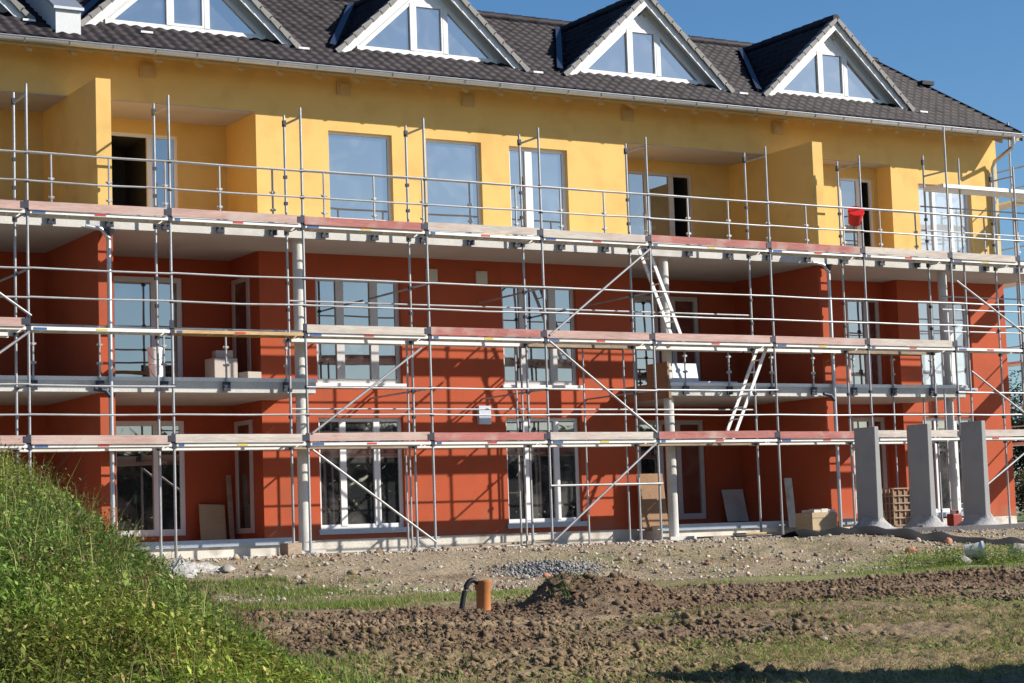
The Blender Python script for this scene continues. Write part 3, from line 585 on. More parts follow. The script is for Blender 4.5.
# ------------------------------------------------------------------ scaffold
PX = [-2.57, 0.0, 2.57, 5.14, 7.71, 10.28, 12.85, 15.92, 18.49, 21.02, 23.09, 25.9]
ZD = [1.945, 3.945, 5.945]; FW = 0.73
scf = thing('facade_scaffold', 'tall galvanised tube scaffold with pink and grey toe boards across the whole front', 'scaffold', (10.28, 0.36, -0.1))
def gz_at(x, y): return float(ground_h(np.array([x]), np.array([y]))[0])
def upright(root, x, y, z1):
    z0 = gz_at(x, y) + 0.04; mb = MB(); mb.tube([(x, y, z0), (x, y, z1)], 0.0245, 9); nf = len(mb.f)
    for zz in ZD:
        mb.box(x - 0.036, x + 0.036, y - 0.034, y + 0.034, zz - 0.1, zz + 0.03)
        if y < 0.1: mb.box(x - 0.055, x + 0.02, y - 0.05, y - 0.02, zz + 0.02, zz + 0.16)
    for zd in ZD:
        for r_ in (0.5, 1.0): mb.box(x - 0.031, x + 0.031, y - 0.033, y + 0.031, zd + r_ - 0.03, zd + r_ + 0.03)
    if y > 0.1: mb.box(x - 0.03, x + 0.03, y - 0.03, y + 0.03, z1 - 0.22, z1 - 0.1)
    o = mb.build('upright', M['galv'], root, smooth=True, fix=True); o.data.materials.append(M['coupler'])
    for k, p in enumerate(o.data.polygons): p.material_index = 1 if k >= nf else 0
    mb = MB(); mb.box(x - 0.08, x + 0.08, y - 0.08, y + 0.08, z0 - 0.012, z0); mb.tube([(x, y, z0), (x, y, z0 + 0.22)], 0.03, 8); mb.tube([(x - 0.09, y, z0 + 0.2), (x + 0.09, y, z0 + 0.2)], 0.012, 5)
    mb.build('base_jack', M['galv'], o)
    mb = MB(); mb.box(x - 0.2, x + 0.2, y - 0.11, y + 0.11, z0 - 0.055, z0 - 0.014); mb.build('sole_board', M['oldwood'], o)
    return o
for i, x in enumerate(PX):
    top = 8.15 + random.uniform(-0.03, 0.03)
    zt_o = 8.95 if i == 9 else top
    upright(scf, x, 0.0, zt_o); upright(scf, x, FW, top + (0.25 if i == 9 else 0.0))
    for zz in ZD + [7.98]:
        mb = MB(); mb.tube([(x, 0, zz - 0.04), (x, FW, zz - 0.04)], 0.022, 7); mb.build('transom', M['galv'], scf, smooth=True)
toe = {2: ['toe_pink', 'toe_pink', 'toe_pink', 'toe_red', 'toe_grey', 'toe_grey', 'toe_red', 'toe_red', 'toe_grey', 'toe_grey', None],
       1: ['toe_pink', None, None, 'toe_grey', 'toe_red', 'toe_pink', 'toe_pink', 'toe_pink', 'toe_grey', None, None],
       0: ['toe_pink', 'toe_pink', 'toe_grey', 'toe_pink', 'toe_red', 'toe_grey', 'toe_red', 'toe_red', 'toe_grey', 'toe_grey', None]}
tags_at = 0
for L_ in range(3):
    z = ZD[L_]
    for i in range(len(PX) - 1):
        x0, x1 = PX[i] + 0.03, PX[i + 1] - 0.03
        mb = MB(); mb.box(x0, x1, -0.02, 0.33, z - 0.012, z - 0.002); mb.box(x0, x1, -0.024, 0.0, z - 0.062, z - 0.013); mb.box(x0, x1, 0.31, 0.332, z - 0.075, z - 0.013)
        for k in range(5):
            xk = x0 + (x1 - x0) * (k + 0.5) / 5; mb.box(xk - 0.02, xk + 0.02, 0.002, 0.308, z - 0.06, z - 0.014)
        d = mb.build('deck_plank', M['wood'] if (L_ == 1 and i == 2) else M['alu'], scf)
        if i < 10:
            mb = MB(); xs_ = x0 + (x1 - x0) * 0.5; mb.box(xs_ - 0.1, xs_ + 0.1, -0.03, -0.026, z - 0.05, z - 0.02); mb.build('marking', M[['sticker_red', 'sticker_red', 'sticker_yellow'][(i + L_) % 3]], d)
            mb = MB(); mb.box(x0 + 0.05, x0 + 0.05 + (0.23 if i % 2 else 0.1), -0.03, -0.026, z - 0.055, z - 0.018); mb.build('end_marking', M['blue'], d)
        if L_ < 2 and 0 <= i <= 8 and not (L_ == 1 and i in (1, 2)):
            mb = MB(); yy = 0.77; mb.box(x0, x1, yy, yy + 0.31, z - 0.06, z - 0.02) ; mb.box(x0, x1, yy - 0.004, yy + 0.02, z - 0.09, z - 0.061); mb.box(x0, x1, yy + 0.29, yy + 0.314, z - 0.09, z - 0.061); mb.build('bracket_plank', M['alu'] if (i + L_) % 3 else M['oldwood'], scf)
        if toe[L_][i]:
            mb = MB(); dz = random.uniform(-0.008, 0.012); t = random.uniform(-0.01, 0.012)
            mb.hexa([(x0 - 0.02, -0.055, z + dz), (x1 - 0.05, -0.055, z + dz + t), (x1 - 0.05, -0.027, z + dz + t), (x0 - 0.02, -0.027, z + dz), (x0 - 0.02, -0.055, z + 0.15 + dz), (x1 - 0.05, -0.055, z + 0.15 + dz + t), (x1 - 0.05, -0.027, z + 0.15 + dz + t), (x0 - 0.02, -0.027, z + 0.15 + dz)])
            tb = mb.build('toe_board', M[toe[L_][i]], scf)
            mb = MB(); mb.box(x1 - 0.1, x1 - 0.02, -0.062, -0.022, z + 0.02, z + 0.13); mb.build('toe_board_clip', M['coupler'], tb)
        for r_ in (0.5, 1.0):
            if L_ == 0 and r_ == 1.0 and i in (2,): continue
            if L_ == 0 and i in (7, 8) and r_ == 1.0: continue
            s = random.uniform(-0.015, 0.015)
            mb = MB(); mb.tube([(x0 - 0.05, -0.035, z + r_), ((x0 + x1) / 2, -0.035 + random.uniform(-.012, .012), z + r_ - random.uniform(0, 0.016)), (x1 + 0.05, -0.035, z + r_ + s)], 0.0175, 7); mb.build('guard_rail', M['galv'], scf, smooth=True)
for a, b_ in (((5.2, 1.8), (7.68, 0.06)), ((5.2, 2.1), (7.5, 3.7)), ((10.35, 4.0), (12.8, 5.8)), ((10.34, 3.88), (12.8, 2.08)), ((10.29, 0.0), (12.79, 1.88)), ((-2.5, 5.85), (0.03, 4.12)), ((-2.5, 2.05), (0.0, 3.85)), ((21.1, 5.45), (23.1, 4.3)), ((21.4, 3.42), (23.0, 2.45)), ((21.2, 0.6), (23.1, 1.7))):
    mb = MB(); mb.tube([(a[0], -0.06, a[1]), (b_[0], -0.06, b_[1])], 0.023, 8); br = mb.build('brace', M['galv'], scf, smooth=True)
mb = MB(); mb.tube([(10.25, -0.055, 1.06), (12.9, -0.055, 1.06)], 0.022, 8); mb.build('brace', M['galv'], scf, smooth=True)
# loose uprights and wall ties near the middle bays
for x, y, z1 in ((7.62, 0.93, 1.95), (7.75, 1.02, 3.9), (10.15, 0.95, 3.95), (10.32, 1.02, 3.9), (12.78, 1.02, 3.9), (12.1, 1.5, 3.9), (20.1, 1.1, 3.9), (21.5, 0.95, 3.9), (21.0, 1.1, 3.9)):
    mb = MB(); mb.tube([(x, y, gz_at(x, y)), (x, y, z1)], 0.021, 7); mb.build('bracket_tube', M['galv'], scf, smooth=True)
for x in PX[1:10]:
    for zz in (2.95, 4.95) if not (0 < x < 6 or x > 14) else ():
        mb = MB(); mb.tube([(x + 0.06, 0.02, zz), (x + 0.06, W - 0.003, zz)], 0.02, 6); mb.build('wall_tie', M['galv'], scf, smooth=True)
# inner ledgers along the middle bays
for i in (3, 4, 5, 6):
    for zz in (2.6, 4.62):
        mb = MB(); mb.tube([(PX[i], FW + 0.03, zz), (PX[i + 1], FW + 0.03, zz)], 0.0175, 6); mb.build('guard_rail', M['galv'], scf, smooth=True)
# high plank and rails at the right corner
mb = MB(); mb.box(20.95, 26.4, 0.06, 0.68, 7.58, 7.66); mb.build('deck_plank', M['alu'], scf)
for zz in (7.25, 6.7): 
    mb = MB(); mb.tube([(20.9, 0.76, zz), (26.3, 0.76, zz)], 0.0175, 6); mb.build('guard_rail', M['galv'], scf, smooth=True)
for zz in (4.4, 4.9, 5.2):
    mb = MB(); mb.tube([(21.4, 0.76, zz), (26.3, 0.76, zz)], 0.0175, 6); mb.build('guard_rail', M['galv'], scf, smooth=True)
mb = MB(); mb.tube([(21.6, 0.2, -0.1), (21.6, 0.2, 8.3)], 0.024, 8); mb.build('upright', M['galv'], scf, smooth=True)
# gable scaffold round the corner
gsc = thing('gable_scaffold', 'narrow tube scaffold round the right corner along the gable wall', 'scaffold', (26.3, 6, -0.1))
for y in (2.6, 5.17, 7.74, 10.3):
    for x in (25.62, 26.35): 
        mb = MB(); mb.tube([(x, y, gz_at(x, y)), (x, y, 9.9)], 0.0245, 8); mb.build('upright', M['galv'], gsc, smooth=True)
    for zz in (1.9, 3.9, 5.9, 7.9, 9.6):
        mb = MB(); mb.tube([(25.62, y, zz), (26.35, y, zz)], 0.022, 6); mb.build('transom', M['galv'], gsc, smooth=True)
for zz in (1.9, 3.9, 5.9, 7.9):
    mb = MB(); mb.box(25.68, 26.3, 1.0, 10.3, zz, zz + 0.06); mb.build('deck_plank', M['alu'], gsc)
    for r_ in (0.5, 1.0):
        for x in (26.39,): 
            mb = MB(); mb.tube([(x, 0.9, zz + r_), (x, 10.4, zz + r_)], 0.0175, 6); mb.build('guard_rail', M['galv'], gsc, smooth=True)
        mb = MB(); mb.tube([(25.5, 10.35, zz + r_), (26.5, 10.35, zz + r_)], 0.0175, 6); mb.build('guard_rail', M['galv'], gsc, smooth=True)

# ladders
def ladder(p0, p1, label):
    t = thing('ladder', label, 'ladder', p0, 'aluminium scaffold ladders')
    p0, p1 = Vector(p0), Vector(p1); d = (p1 - p0).normalized()
    for s in (-0.16, 0.16):
        mb = MB(); o_ = Vector((0, s, 0)); n_ = Vector((-d.z, 0, d.x))
        mb.obox((p0 + p1) / 2 + o_, d * ((p1 - p0).length / 2), Vector((0, 0.014, 0)), n_ * 0.034); mb.build('side_rail', M['alu'], t)
    k = 0.2
    while k < (p1 - p0).length - 0.08:
        q = p0 + d * k; mb = MB(); mb.tube([q + Vector((0, -0.147, 0)), q + Vector((0, 0.147, 0))], 0.016, 7); mb.build('rung', M['alu'], t); k += 0.28
ladder((13.86, 0.53, 3.96), (13.06, 0.53, 5.9), 'aluminium ladder leaning left from the middle to the top scaffold deck')
ladder((15.02, 0.53, 1.96), (16.02, 0.53, 3.93), 'aluminium ladder leaning right from the lower to the middle scaffold deck')

# ------------------------------------------------------------------ objects round the building
def lump(mb_list, center, r, seed, flat=0.7, mat='stone', name='rock'):
    rg = np.random.default_rng(seed)
    import bmesh
    bm = bmesh.new(); bmesh.ops.create_icosphere(bm, subdivisions=2, radius=1.0)
    dirs = rg.normal(size=(9, 3)); dirs /= np.linalg.norm(dirs, axis=1)[:, None]; cut = rg.uniform(0.55, 0.95, 9)
    mb = MB(); 
    for v in bm.verts:
        p = np.array(v.co); 
        for dd, cc in zip(dirs, cut):
            s = p @ dd
            if s > cc: p = p - dd * (s - cc)
        p = p * np.array([1.0, 0.8, flat]) * r; mb.v.append(tuple(np.array(center) + p))
    for f in bm.faces: mb.f.append(tuple(v.index for v in f.verts))
    bm.free(); return mb
# L-shaped precast wall elements
lab = ['grey precast concrete wall element, left of the row, beside the leaning timber bundle', 'grey precast wall element second from left, right of the lattice crate',
       'grey precast wall element third from left, in front of the round column', 'grey precast wall element at the right end of the row, cut by the picture edge']
for k, x in enumerate((16.95, 18.38, 19.9, 22.3)):
    t = thing('retaining_wall_element', lab[k], 'concrete element', (x, -1.5, -0.1), 'precast wall elements stood in a row')
    zt = 2.08 + 0.06 * k; yb, yf = -1.26, -1.9
    mb = MB(); a, b_ = 0.075, 0.055
    mb.hexa([(x - a, yf, -0.05), (x + a, yf, -0.05), (x + a, yb, -0.05), (x - a, yb, -0.05), (x - b_, yf, zt - 0.004 * k), (x + b_, yf, zt), (x + b_, yb, zt), (x - b_, yb, zt)])
    o = mb.build('stem', M['darkconc'], t)
    bv = o.modifiers.new('bevel', 'BEVEL'); bv.width = 0.012; bv.segments = 2
    mb = MB(); mb.box(x - 0.3, x + 0.34, yf + 0.02, yb - 0.02, 0.001, 0.05); mb.build('foot', M['darkconc'], t)
    # rough mortar haunch round the foot
    rg = np.random.default_rng(40 + k); V = []; Fq = []; nn_, mm_ = 26, 6
    for j in range(mm_):
        for i in range(nn_):
            t_ = 2 * math.pi * i / nn_; f_ = j / (mm_ - 1); rr = 1 - f_
            hx = 0.075 + rr * 0.34; hy = 0.29 + rr * 0.16
            cxp = math.copysign(abs(math.cos(t_)) ** 0.6, math.cos(t_)) * hx; cyp = math.copysign(abs(math.sin(t_)) ** 0.6, math.sin(t_)) * hy
            zz = -0.0 + 0.24 * f_ ** 1.5 + rg.normal(0, 0.012) * (0 < j)
            V.append((x + cxp + rg.normal(0, 0.012), -1.62 + cyp + rg.normal(0, 0.012), zz))
    for j in range(mm_ - 1):
        for i in range(nn_): Fq.append((j * nn_ + i, j * nn_ + (i + 1) % nn_, (j + 1) * nn_ + (i + 1) % nn_, (j + 1) * nn_ + i))
    np_mesh('mortar_haunch', V, Fq, M['mortar'], parent=t, smooth=False)
mb = MB(); mb.box(16.1, 23.4, -2.18, -0.98, -0.45, 0.0); o = mb.build('strip_footing', M['footing_shade']); tag(o, 'strip footing, painted dark as shade, on which the grey precast wall elements stand', 'footing')  # shaded band below the elements, put into the footing's dark colour
# standing drain pipe stub with black hose beside it
gp = gz_at(2.44, -11.0) + 0.05
t = thing('drain_pipe', 'orange plastic drain pipe stub sticking up out of the mud', 'pipe', (2.44, -11.0, gp))
import bmesh as _b
mb = MB(); x, y = 2.44, -11.0; n = 24
ring = lambda r, z: [(x + 1.15 * r * math.cos(2 * math.pi * k / n), y + 1.15 * r * math.sin(2 * math.pi * k / n), z) for k in range(n)]
prof = [(0.080, gp - 0.2), (0.080, gp + 0.20), (0.092, gp + 0.215), (0.092, gp + 0.30), (0.096, gp + 0.305), (0.096, gp + 0.325), (0.084, gp + 0.325), (0.084, gp + 0.22), (0.074, gp + 0.2), (0.074, gp - 0.1)]
for r, z in prof: mb.v += ring(r, z)
for j in range(len(prof) - 1):
    for i in range(n): mb.f.append((j * n + i, j * n + (i + 1) % n, (j + 1) * n + (i + 1) % n, (j + 1) * n + i))
mb.build('pipe_body', M['terracotta'], t, smooth=True)
hose = MB(); pts = []
for k in range(15):
    u = k / 14; pts.append((2.12 + 0.28 * u - 0.04 * math.sin(u * 3), -11.0 - 0.02 * u, gp - 0.06 + 0.36 * math.sin(math.pi * min(1, u * 0.72 + 0.02)) ** 0.9 + 0.05 * u))
hose.tube(pts, 0.034, 10); o = hose.build('hose', M['black'], None, smooth=True); tag(o, 'black corrugated hose arching out of the ground beside the orange pipe', 'hose')

# boards, crates and packages by the walls
def slabthing(name, label, cat, c, half, rot, mat, group=None, edge=None, edgemat=None):
    """board/box whose mesh carries a rotation; second part gives it a trim"""
    R = Matrix.Rotation(rot[2], 3, 'Z') @ Matrix.Rotation(rot[1], 3, 'Y') @ Matrix.Rotation(rot[0], 3, 'X')
    mb = MB(); ax_, ay_, az_ = (R @ Vector((half[0], 0, 0)), R @ Vector((0, half[1], 0)), R @ Vector((0, 0, half[2])))
    mb.obox(c, ax_, ay_, az_); o = mb.build(name, mat); tag(o, label, cat, group)
    bv = o.modifiers.new('bevel', 'BEVEL'); bv.width = min(0.012, min(half) * 0.4); bv.segments = 2
    return o
slabthing('leaning_board', 'grey-pink building board leaning on the red wall beside the narrow side door', 'board', (4.86, 3.95, 0.58), (0.27, 0.012, 0.36), (-0.22, 0.05, 0), M['card'], 'boards leaning on the loggia walls')
slabthing('leaning_board', 'narrow wooden plank propped upright in the left ground-floor loggia', 'board', (5.22, 3.9, 0.85), (0.05, 0.02, 0.66), (-0.12, 0.0, 0), M['oldwood'])
slabthing('leaning_board', 'square pale grey board leaning on the back wall right of the terrace door', 'board', (17.7, 3.97, 0.62), (0.30, 0.012, 0.38), (-0.25, 0, 0), M['concrete'], 'boards leaning on the loggia walls')
slabthing('leaning_board', 'tall narrow pale board leaning against the party wall beside the crate', 'board', (17.55, 1.75, 0.62), (0.10, 0.015, 0.55), (-0.12, 0.02, 0), M['plinth'], 'boards leaning on the loggia walls')
slabthing('plywood_sheet', 'brown plywood sheet standing in the opening behind the scaffold uprights', 'board', (14.25, 2.3, 0.72), (0.34, 0.012, 0.62), (-0.14, 0, 0), M['ply'])
# cardboard-and-block package
t = thing('wooden_crate', 'open wooden crate of blocks on the ground left of the party wall', 'crate', (17.3, 0.55, -0.1))
mb = MB(); x0, x1, y0, y1, z0 = 16.95, 17.62, 0.28, 0.85, -0.02
mb.box(x0, x1, y0, y1, z0, z0 + 0.4); mb.build('crate_body', M['card'], t)
mb = MB()
for k in range(3): mb.box(x0 - 0.008, x0 - 0.001, y0 + 0.02, y1 - 0.02, z0 + 0.03 + k * 0.13, z0 + 0.13 + k * 0.13)
mb.box(x0 - 0.01, x1 + 0.01, y0 - 0.012, y0 - 0.001, z0 + 0.29, z0 + 0.37); mb.box(x0 - 0.01, x1 + 0.01, y0 - 0.012, y0 - 0.001, z0 + 0.03, z0 + 0.11); mb.build('slats', M['card'], t)
mb = MB()
for k in range(3): mb.box(x0 + 0.1 + k * 0.2, x0 + 0.28 + k * 0.2, y0 + 0.05, y1 - 0.1, z0 + 0.402, z0 + 0.46 + 0.02 * (k % 2))
mb.build('blocks', M['plinth'], t)
# bundle of pale timbers leaning
t = thing('timber_bundle', 'bundle of short pale timbers stacked upright right of the party wall', 'timber', (18.1, -0.35, -0.1))
for k in range(7):
    x = 17.86 + k * 0.085; mb = MB(); h = 0.66 + random.uniform(-0.02, 0.05)
    mb.hexa([(x, -0.42, -0.05), (x + 0.078, -0.42, -0.05), (x + 0.078, -0.36, -0.05), (x, -0.36, -0.05), (x - 0.05, -0.22, h), (x + 0.03, -0.22, h), (x + 0.03, -0.16, h), (x - 0.05, -0.16, h)]); mb.build('timber', M['plinth'] if k % 3 else M['wood'], t)
# lattice crate
t = thing('lattice_crate', 'dark lattice box pallet behind the first precast wall element', 'crate', (19.6, 0.5, -0.1))
x0, x1, y0, y1, z0, z1 = 19.25, 20.05, 0.3, 0.9, 0.05, 0.85
mb = MB()
for k in range(6):
    u = k / 5; mb.box(x0 + u * (x1 - x0) - 0.013, x0 + u * (x1 - x0) + 0.013, y0, y0 + 0.02, z0, z1); mb.box(x0, x1, y0 - 0.021, y0 - 0.001, z0 + u * (z1 - z0) - 0.013, z0 + u * (z1 - z0) + 0.013)
    mb.box(x0 - 0.021, x0 - 0.001, y0 + u * (y1 - y0) - 0.013, y0 + u * (y1 - y0) + 0.013, z0, z1); mb.box(x0 - 0.043, x0 - 0.022, y0, y1, z0 + u * (z1 - z0) - 0.013, z0 + u * (z1 - z0) + 0.013)
mb.build('lattice', M['oldwood'], t)
mb = MB(); mb.box(x0 + 0.03, x1, y0 + 0.03, y1, z0 - 0.02, z1 - 0.06); mb.build('contents', M['ply'], t)
mb = MB()
for k in range(3): mb.box(x0, x1, y0 + k * 0.25, y0 + k * 0.25 + 0.1, -0.1, 0.03)
mb.build('skids', M['oldwood'], t)
# planks lying on the ground
for k, (x, y, z, l, r, mm) in enumerate(((15.2, 0.42, -0.055, 1.0, 0.05, 'wood'), (15.75, 0.25, -0.01, 0.85, -0.08, 'wood'), (15.0, 0.1, -0.06, 0.95, 0.12, 'oldwood'), (14.75, 0.55, -0.06, 0.6, 0.02, 'oldwood'), (16.2, -0.25, -0.07, 1.5, 0.03, 'oldwood'))):
    slabthing('plank', ['yellow timber plank lying on the ground below the ladder, rear one', 'yellow timber plank lying askew on top of the pile below the ladder', 'dark weathered plank sticking out of the pile toward the bank', 'short dark plank nearest the round column', 'long dark plank lying along the edge before the crate'][k], 'plank', (x, y, z), (l, 0.07, 0.02), (0, 0, r), M[mm], 'planks lying by the loggia')
slabthing('plank', 'long dark board lying at the foot of the wall between the two ground-floor windows', 'plank', (9.4, 1.0, -0.05), (1.7, 0.09, 0.02), (0, -0.03, 0.12), M['oldwood'], 'planks lying by the loggia')
slabthing('concrete_block', 'dark square block on the ground beside the left round column', 'block', (5.0, 0.55, 0.0), (0.16, 0.13, 0.13), (0, 0, 0.2), M['oldwood'])
# white buckets on the left first-floor balcony
def bucket(name, x, y, z, r, h, mat, label, group=None, rot=None, lidmat=None):
    t = thing(name, label, 'bucket', (x, y, z), group); mb = MB(); mb.tube([(x, y, z), (x, y, z + h)], r * 0.86, 18, r2=r); b1 = mb.build('bucket_body', mat, t, smooth=True)
    mb = MB(); mb.tube([(x, y, z + h - 0.03), (x, y, z + h + 0.012)], r * 1.07, 18); mb.build('rim', lidmat or mat, t, smooth=True)
    mb = MB(); mb.tube([(x + r * 1.05 * math.cos(a), y - r * 0.25 * math.sin(a) - r * .6, z + h * 0.75 - 0.5 * h * math.sin(a)) for a in np.linspace(0, math.pi, 9)], 0.005, 5); mb.build('handle', M['coupler'], t)
    if rot: t.rotation_euler = rot
    return t
bucket('paint_bucket', 3.02, 2.0, 3.17, 0.14, 0.32, M['white'], 'white paint bucket standing on the balcony before the blue-lit door, lower one', 'white buckets on the balcony')
bucket('paint_bucket', 3.0, 2.02, 3.51, 0.14, 0.30, M['white'], 'white paint bucket stacked on top of another before the balcony door', 'white buckets on the balcony')
slabthing('package', 'large pale wrapped package on the left first-floor balcony', 'package', (4.55, 2.6, 3.43), (0.25, 0.2, 0.26), (0, 0, 0.1), M['soffit'], 'packages on the left balcony')
slabthing('package', 'small pale box lying on top of the large wrapped package', 'package', (4.58, 2.6, 3.77), (0.17, 0.14, 0.075), (0, 0, -0.12), M['soffit'], 'packages on the left balcony')
slabthing('package', 'low pale box by the narrow side door of the left balcony', 'package', (5.1, 2.5, 3.30), (0.16, 0.16, 0.13), (0, 0, 0.2), M['soffit'], 'packages on the left balcony')
slabthing('foil_panel', 'blue-white wrapped panel leaning on the right balcony beside the round column', 'panel', (14.75, 1.75, 3.42), (0.42, 0.03, 0.25), (-0.2, 0, 0), M['bluewhite'])
slabthing('foil_panel', 'flat blue-white sheet lying on the right balcony floor', 'panel', (15.0, 1.2, 3.20), (0.7, 0.2, 0.02), (0, 0, 0.05), M['bluewhite'])
# red bucket hung on the top guard rail
bucket('red_bucket', 18.42, 0.16, 6.66, 0.17, 0.30, M['redplastic'], 'red plastic bucket hanging tilted from the top scaffold guard rail', rot=(0.5, -0.6, 0.3))
# red canister near the column
t = thing('fuel_canister', 'red plastic canister standing behind the precast wall elements', 'canister', (21.0, 0.3, -0.1))
mb = MB(); mb.box(20.86, 21.14, 0.2, 0.42, -0.08, 0.2599); o = mb.build('canister_body', M['dullred'], t); bv = o.modifiers.new('bevel', 'BEVEL'); bv.width = 0.03; bv.segments = 3
mb = MB(); mb.tube([(20.92, 0.31, 0.26), (20.92, 0.31, 0.33), (21.06, 0.31, 0.33), (21.08, 0.31, 0.26)], 0.015, 6); mb.build('handle', M['dullred'], t)
mb = MB(); mb.tube([(21.1, 0.31, 0.25), (21.12, 0.31, 0.32)], 0.025, 8); mb.build('cap', M['black'], t)
# rubbish on the grass at the right
gx1 = gz_at(14.4, -7.0)
bucket('mortar_bucket', 14.4, -7.0, gx1 + 0.16, 0.15, 0.32, M['concrete'], 'cement-grey bucket with white inside lying on its side in the weeds', rot=(0.2, 1.45, -0.5), lidmat=M['white'])
for k, (x, y, r, mt, lb) in enumerate(((14.5, -5.5, 0.13, 'brick', 'reddish brick lump lying on the bank left of the weeds'), (16.3, -4.5, 0.12, 'brick', 'pink broken stone by the painted shadow strip before the wall elements'), (14.95, -5.45, 0.08, 'brick', 'small brick fragment beside the reddish lump'), (14.15, -7.2, 0.2, 'stone', 'dark grey boulder in the weeds beside the lying bucket'), (15.6, -7.2, 0.34, 'stone', 'large grey boulder at the right edge of the bank'), (6.6, -5.75, 0.085, 'brick', 'orange brick lump on the bank left of the gravel heap'), (6.2, -5.8, 0.08, 'stone', 'pale stone left of the orange brick lump'), (14.6, -2.3, 0.12, 'stone', 'pale rounded stone on the ground before the first wall element'), (3.0, -17.0, 0.05, 'stone', 'small pale stone in the dry grass'))):
    mb = lump(None, (x, y, gz_at(x, y) + r * 0.35), r, 200 + k); o = mb.build('rock', M[mt]); tag(o, lb, 'rock', 'loose rocks on the site')
# ground shadow line at the terrace edge, laid down as a black strip
V = []; Fq = []
for k in range(60):
    x = 14.3 + k * 0.07; yb = -2.3 - 0.05 * math.sin(k * 0.35) - 0.062 * k; zz = gz_at(x, yb)
    V += [(x, yb - 0.3, gz_at(x, yb - 0.3) + 0.02), (x, yb - 0.12, zz + 0.14 + 0.03 * math.sin(k * 0.9)), (x, yb + 0.1, gz_at(x, yb + 0.1) + 0.10), (x, yb + 0.4, gz_at(x, yb + 0.4) + 0.015)]
for k in range(59):
    for j in range(3): Fq.append((k * 4 + j, k * 4 + 4 + j, k * 4 + 5 + j, k * 4 + 1 + j))
o = np_mesh('shadow_strip', V, Fq, M['shadow_black'], smooth=True); tag(o, 'black strip standing in for the shadow along the edge of the terrace', 'shadow_strip')
# plaster spill
cx_, cy_ = 1.35, -3.4
V = []; Fq = []; rg = np.random.default_rng(3)
nr, na = 9, 28
for j in range(nr):
    for i in range(na):
        a = 2 * math.pi * i / na; r = (j / (nr - 1)) * (0.62 + 0.22 * math.sin(3 * a + 1) + 0.12 * math.sin(7 * a)); x = cx_ + 1.1 * r * math.cos(a); y = cy_ + r * 0.8 * math.sin(a)
        V.append((x, y, gz_at(x, y) + 0.14 * max(0, 1 - j / (nr - 1)) ** 2.2 + rg.normal(0, 0.035) * (j < nr - 1) + (0.015 if j < nr - 1 else -0.03)))
for j in range(nr - 1):
    for i in range(na): Fq.append((j * na + i, j * na + (i + 1) % na, (j + 1) * na + (i + 1) % na, (j + 1) * na + i))
o = np_mesh('plaster_heap', V, Fq, M['plaster_spill']); tag(o, 'small white heap of spilt plaster left of the scaffold foot', 'plaster heap')

# ------------------------------------------------------------------ clods, gravel, weeds
def scatter_lumps(name, P, R, cols, mat):
    # jittered lumps: eight faces for crumbs, twenty for larger ones
    g_ = (1 + 5 ** 0.5) / 2
    ico = np.array([(-1, g_, 0), (1, g_, 0), (-1, -g_, 0), (1, -g_, 0), (0, -1, g_), (0, 1, g_), (0, -1, -g_), (0, 1, -g_), (g_, 0, -1), (g_, 0, 1), (-g_, 0, -1), (-g_, 0, 1)]) / 1.9
    icf = np.array([(0, 11, 5), (0, 5, 1), (0, 1, 7), (0, 7, 10), (0, 10, 11), (1, 5, 9), (5, 11, 4), (11, 10, 2), (10, 7, 6), (7, 1, 8), (3, 9, 4), (3, 4, 2), (3, 2, 6), (3, 6, 8), (3, 8, 9), (4, 9, 5), (2, 4, 11), (6, 2, 10), (8, 6, 7), (9, 8, 1)])
    octa = np.array([(1, 0, 0), (-1, 0, 0), (0, 1, 0), (0, -1, 0), (0, 0, 1), (0, 0, -1)], float)
    ocf = np.array([(0, 2, 4), (2, 1, 4), (1, 3, 4), (3, 0, 4), (2, 0, 5), (1, 2, 5), (3, 1, 5), (0, 3, 5)])
    parts = []
    for base, f, sel, jit in ((octa, ocf, R < 0.022, 0.22), (ico, icf, R >= 0.022, 0.17)):
        p, r, c = P[sel], R[sel], cols[sel]; n = len(p); k = len(base)
        V = base[None] * RNG.uniform(0.62, 1.2, (n, k, 1)) * r[:, None, None]
        V = V * RNG.uniform(0.65, 1.3, (n, 1, 3)); V[..., 2] *= 0.8
        a = RNG.uniform(0, 6.28, n); ca, sa = np.cos(a)[:, None], np.sin(a)[:, None]
        V = np.stack([V[..., 0] * ca - V[..., 1] * sa, V[..., 0] * sa + V[..., 1] * ca, V[..., 2]], -1)
        V += RNG.normal(0, jit, V.shape) * r[:, None, None] + p[:, None]
        parts.append((V.reshape(-1, 3), (f[None] + k * np.arange(n)[:, None, None]).reshape(-1, 3), np.repeat(c, k, 0)))
    (v1, f1, c1), (v2, f2, c2) = parts
    return np_mesh(name, np.concatenate([v1, v2]), np.concatenate([f1, f2 + len(v1)]), mat, np.concatenate([c1, c2]))
n = 170000
x = RNG.uniform(-4, 14, n); y = RNG.uniform(-20.5, -8.8, n)
keep = (fbm(x * 0.6, y * 1.2, 0.6, 4) * 1.8 + 0.30 * (1 - np.abs(y + 13 - 1.5 * fbm(x, 0 * y, 0.15, 2)) / 5) > RNG.uniform(-0.12, 0.42, n)) & (mound_h(x, y) < 0.1); x, y = x[keep], y[keep]
R = RNG.gamma(1.0, 0.010, len(x)) + 0.006; R = np.minimum(R, 0.075)
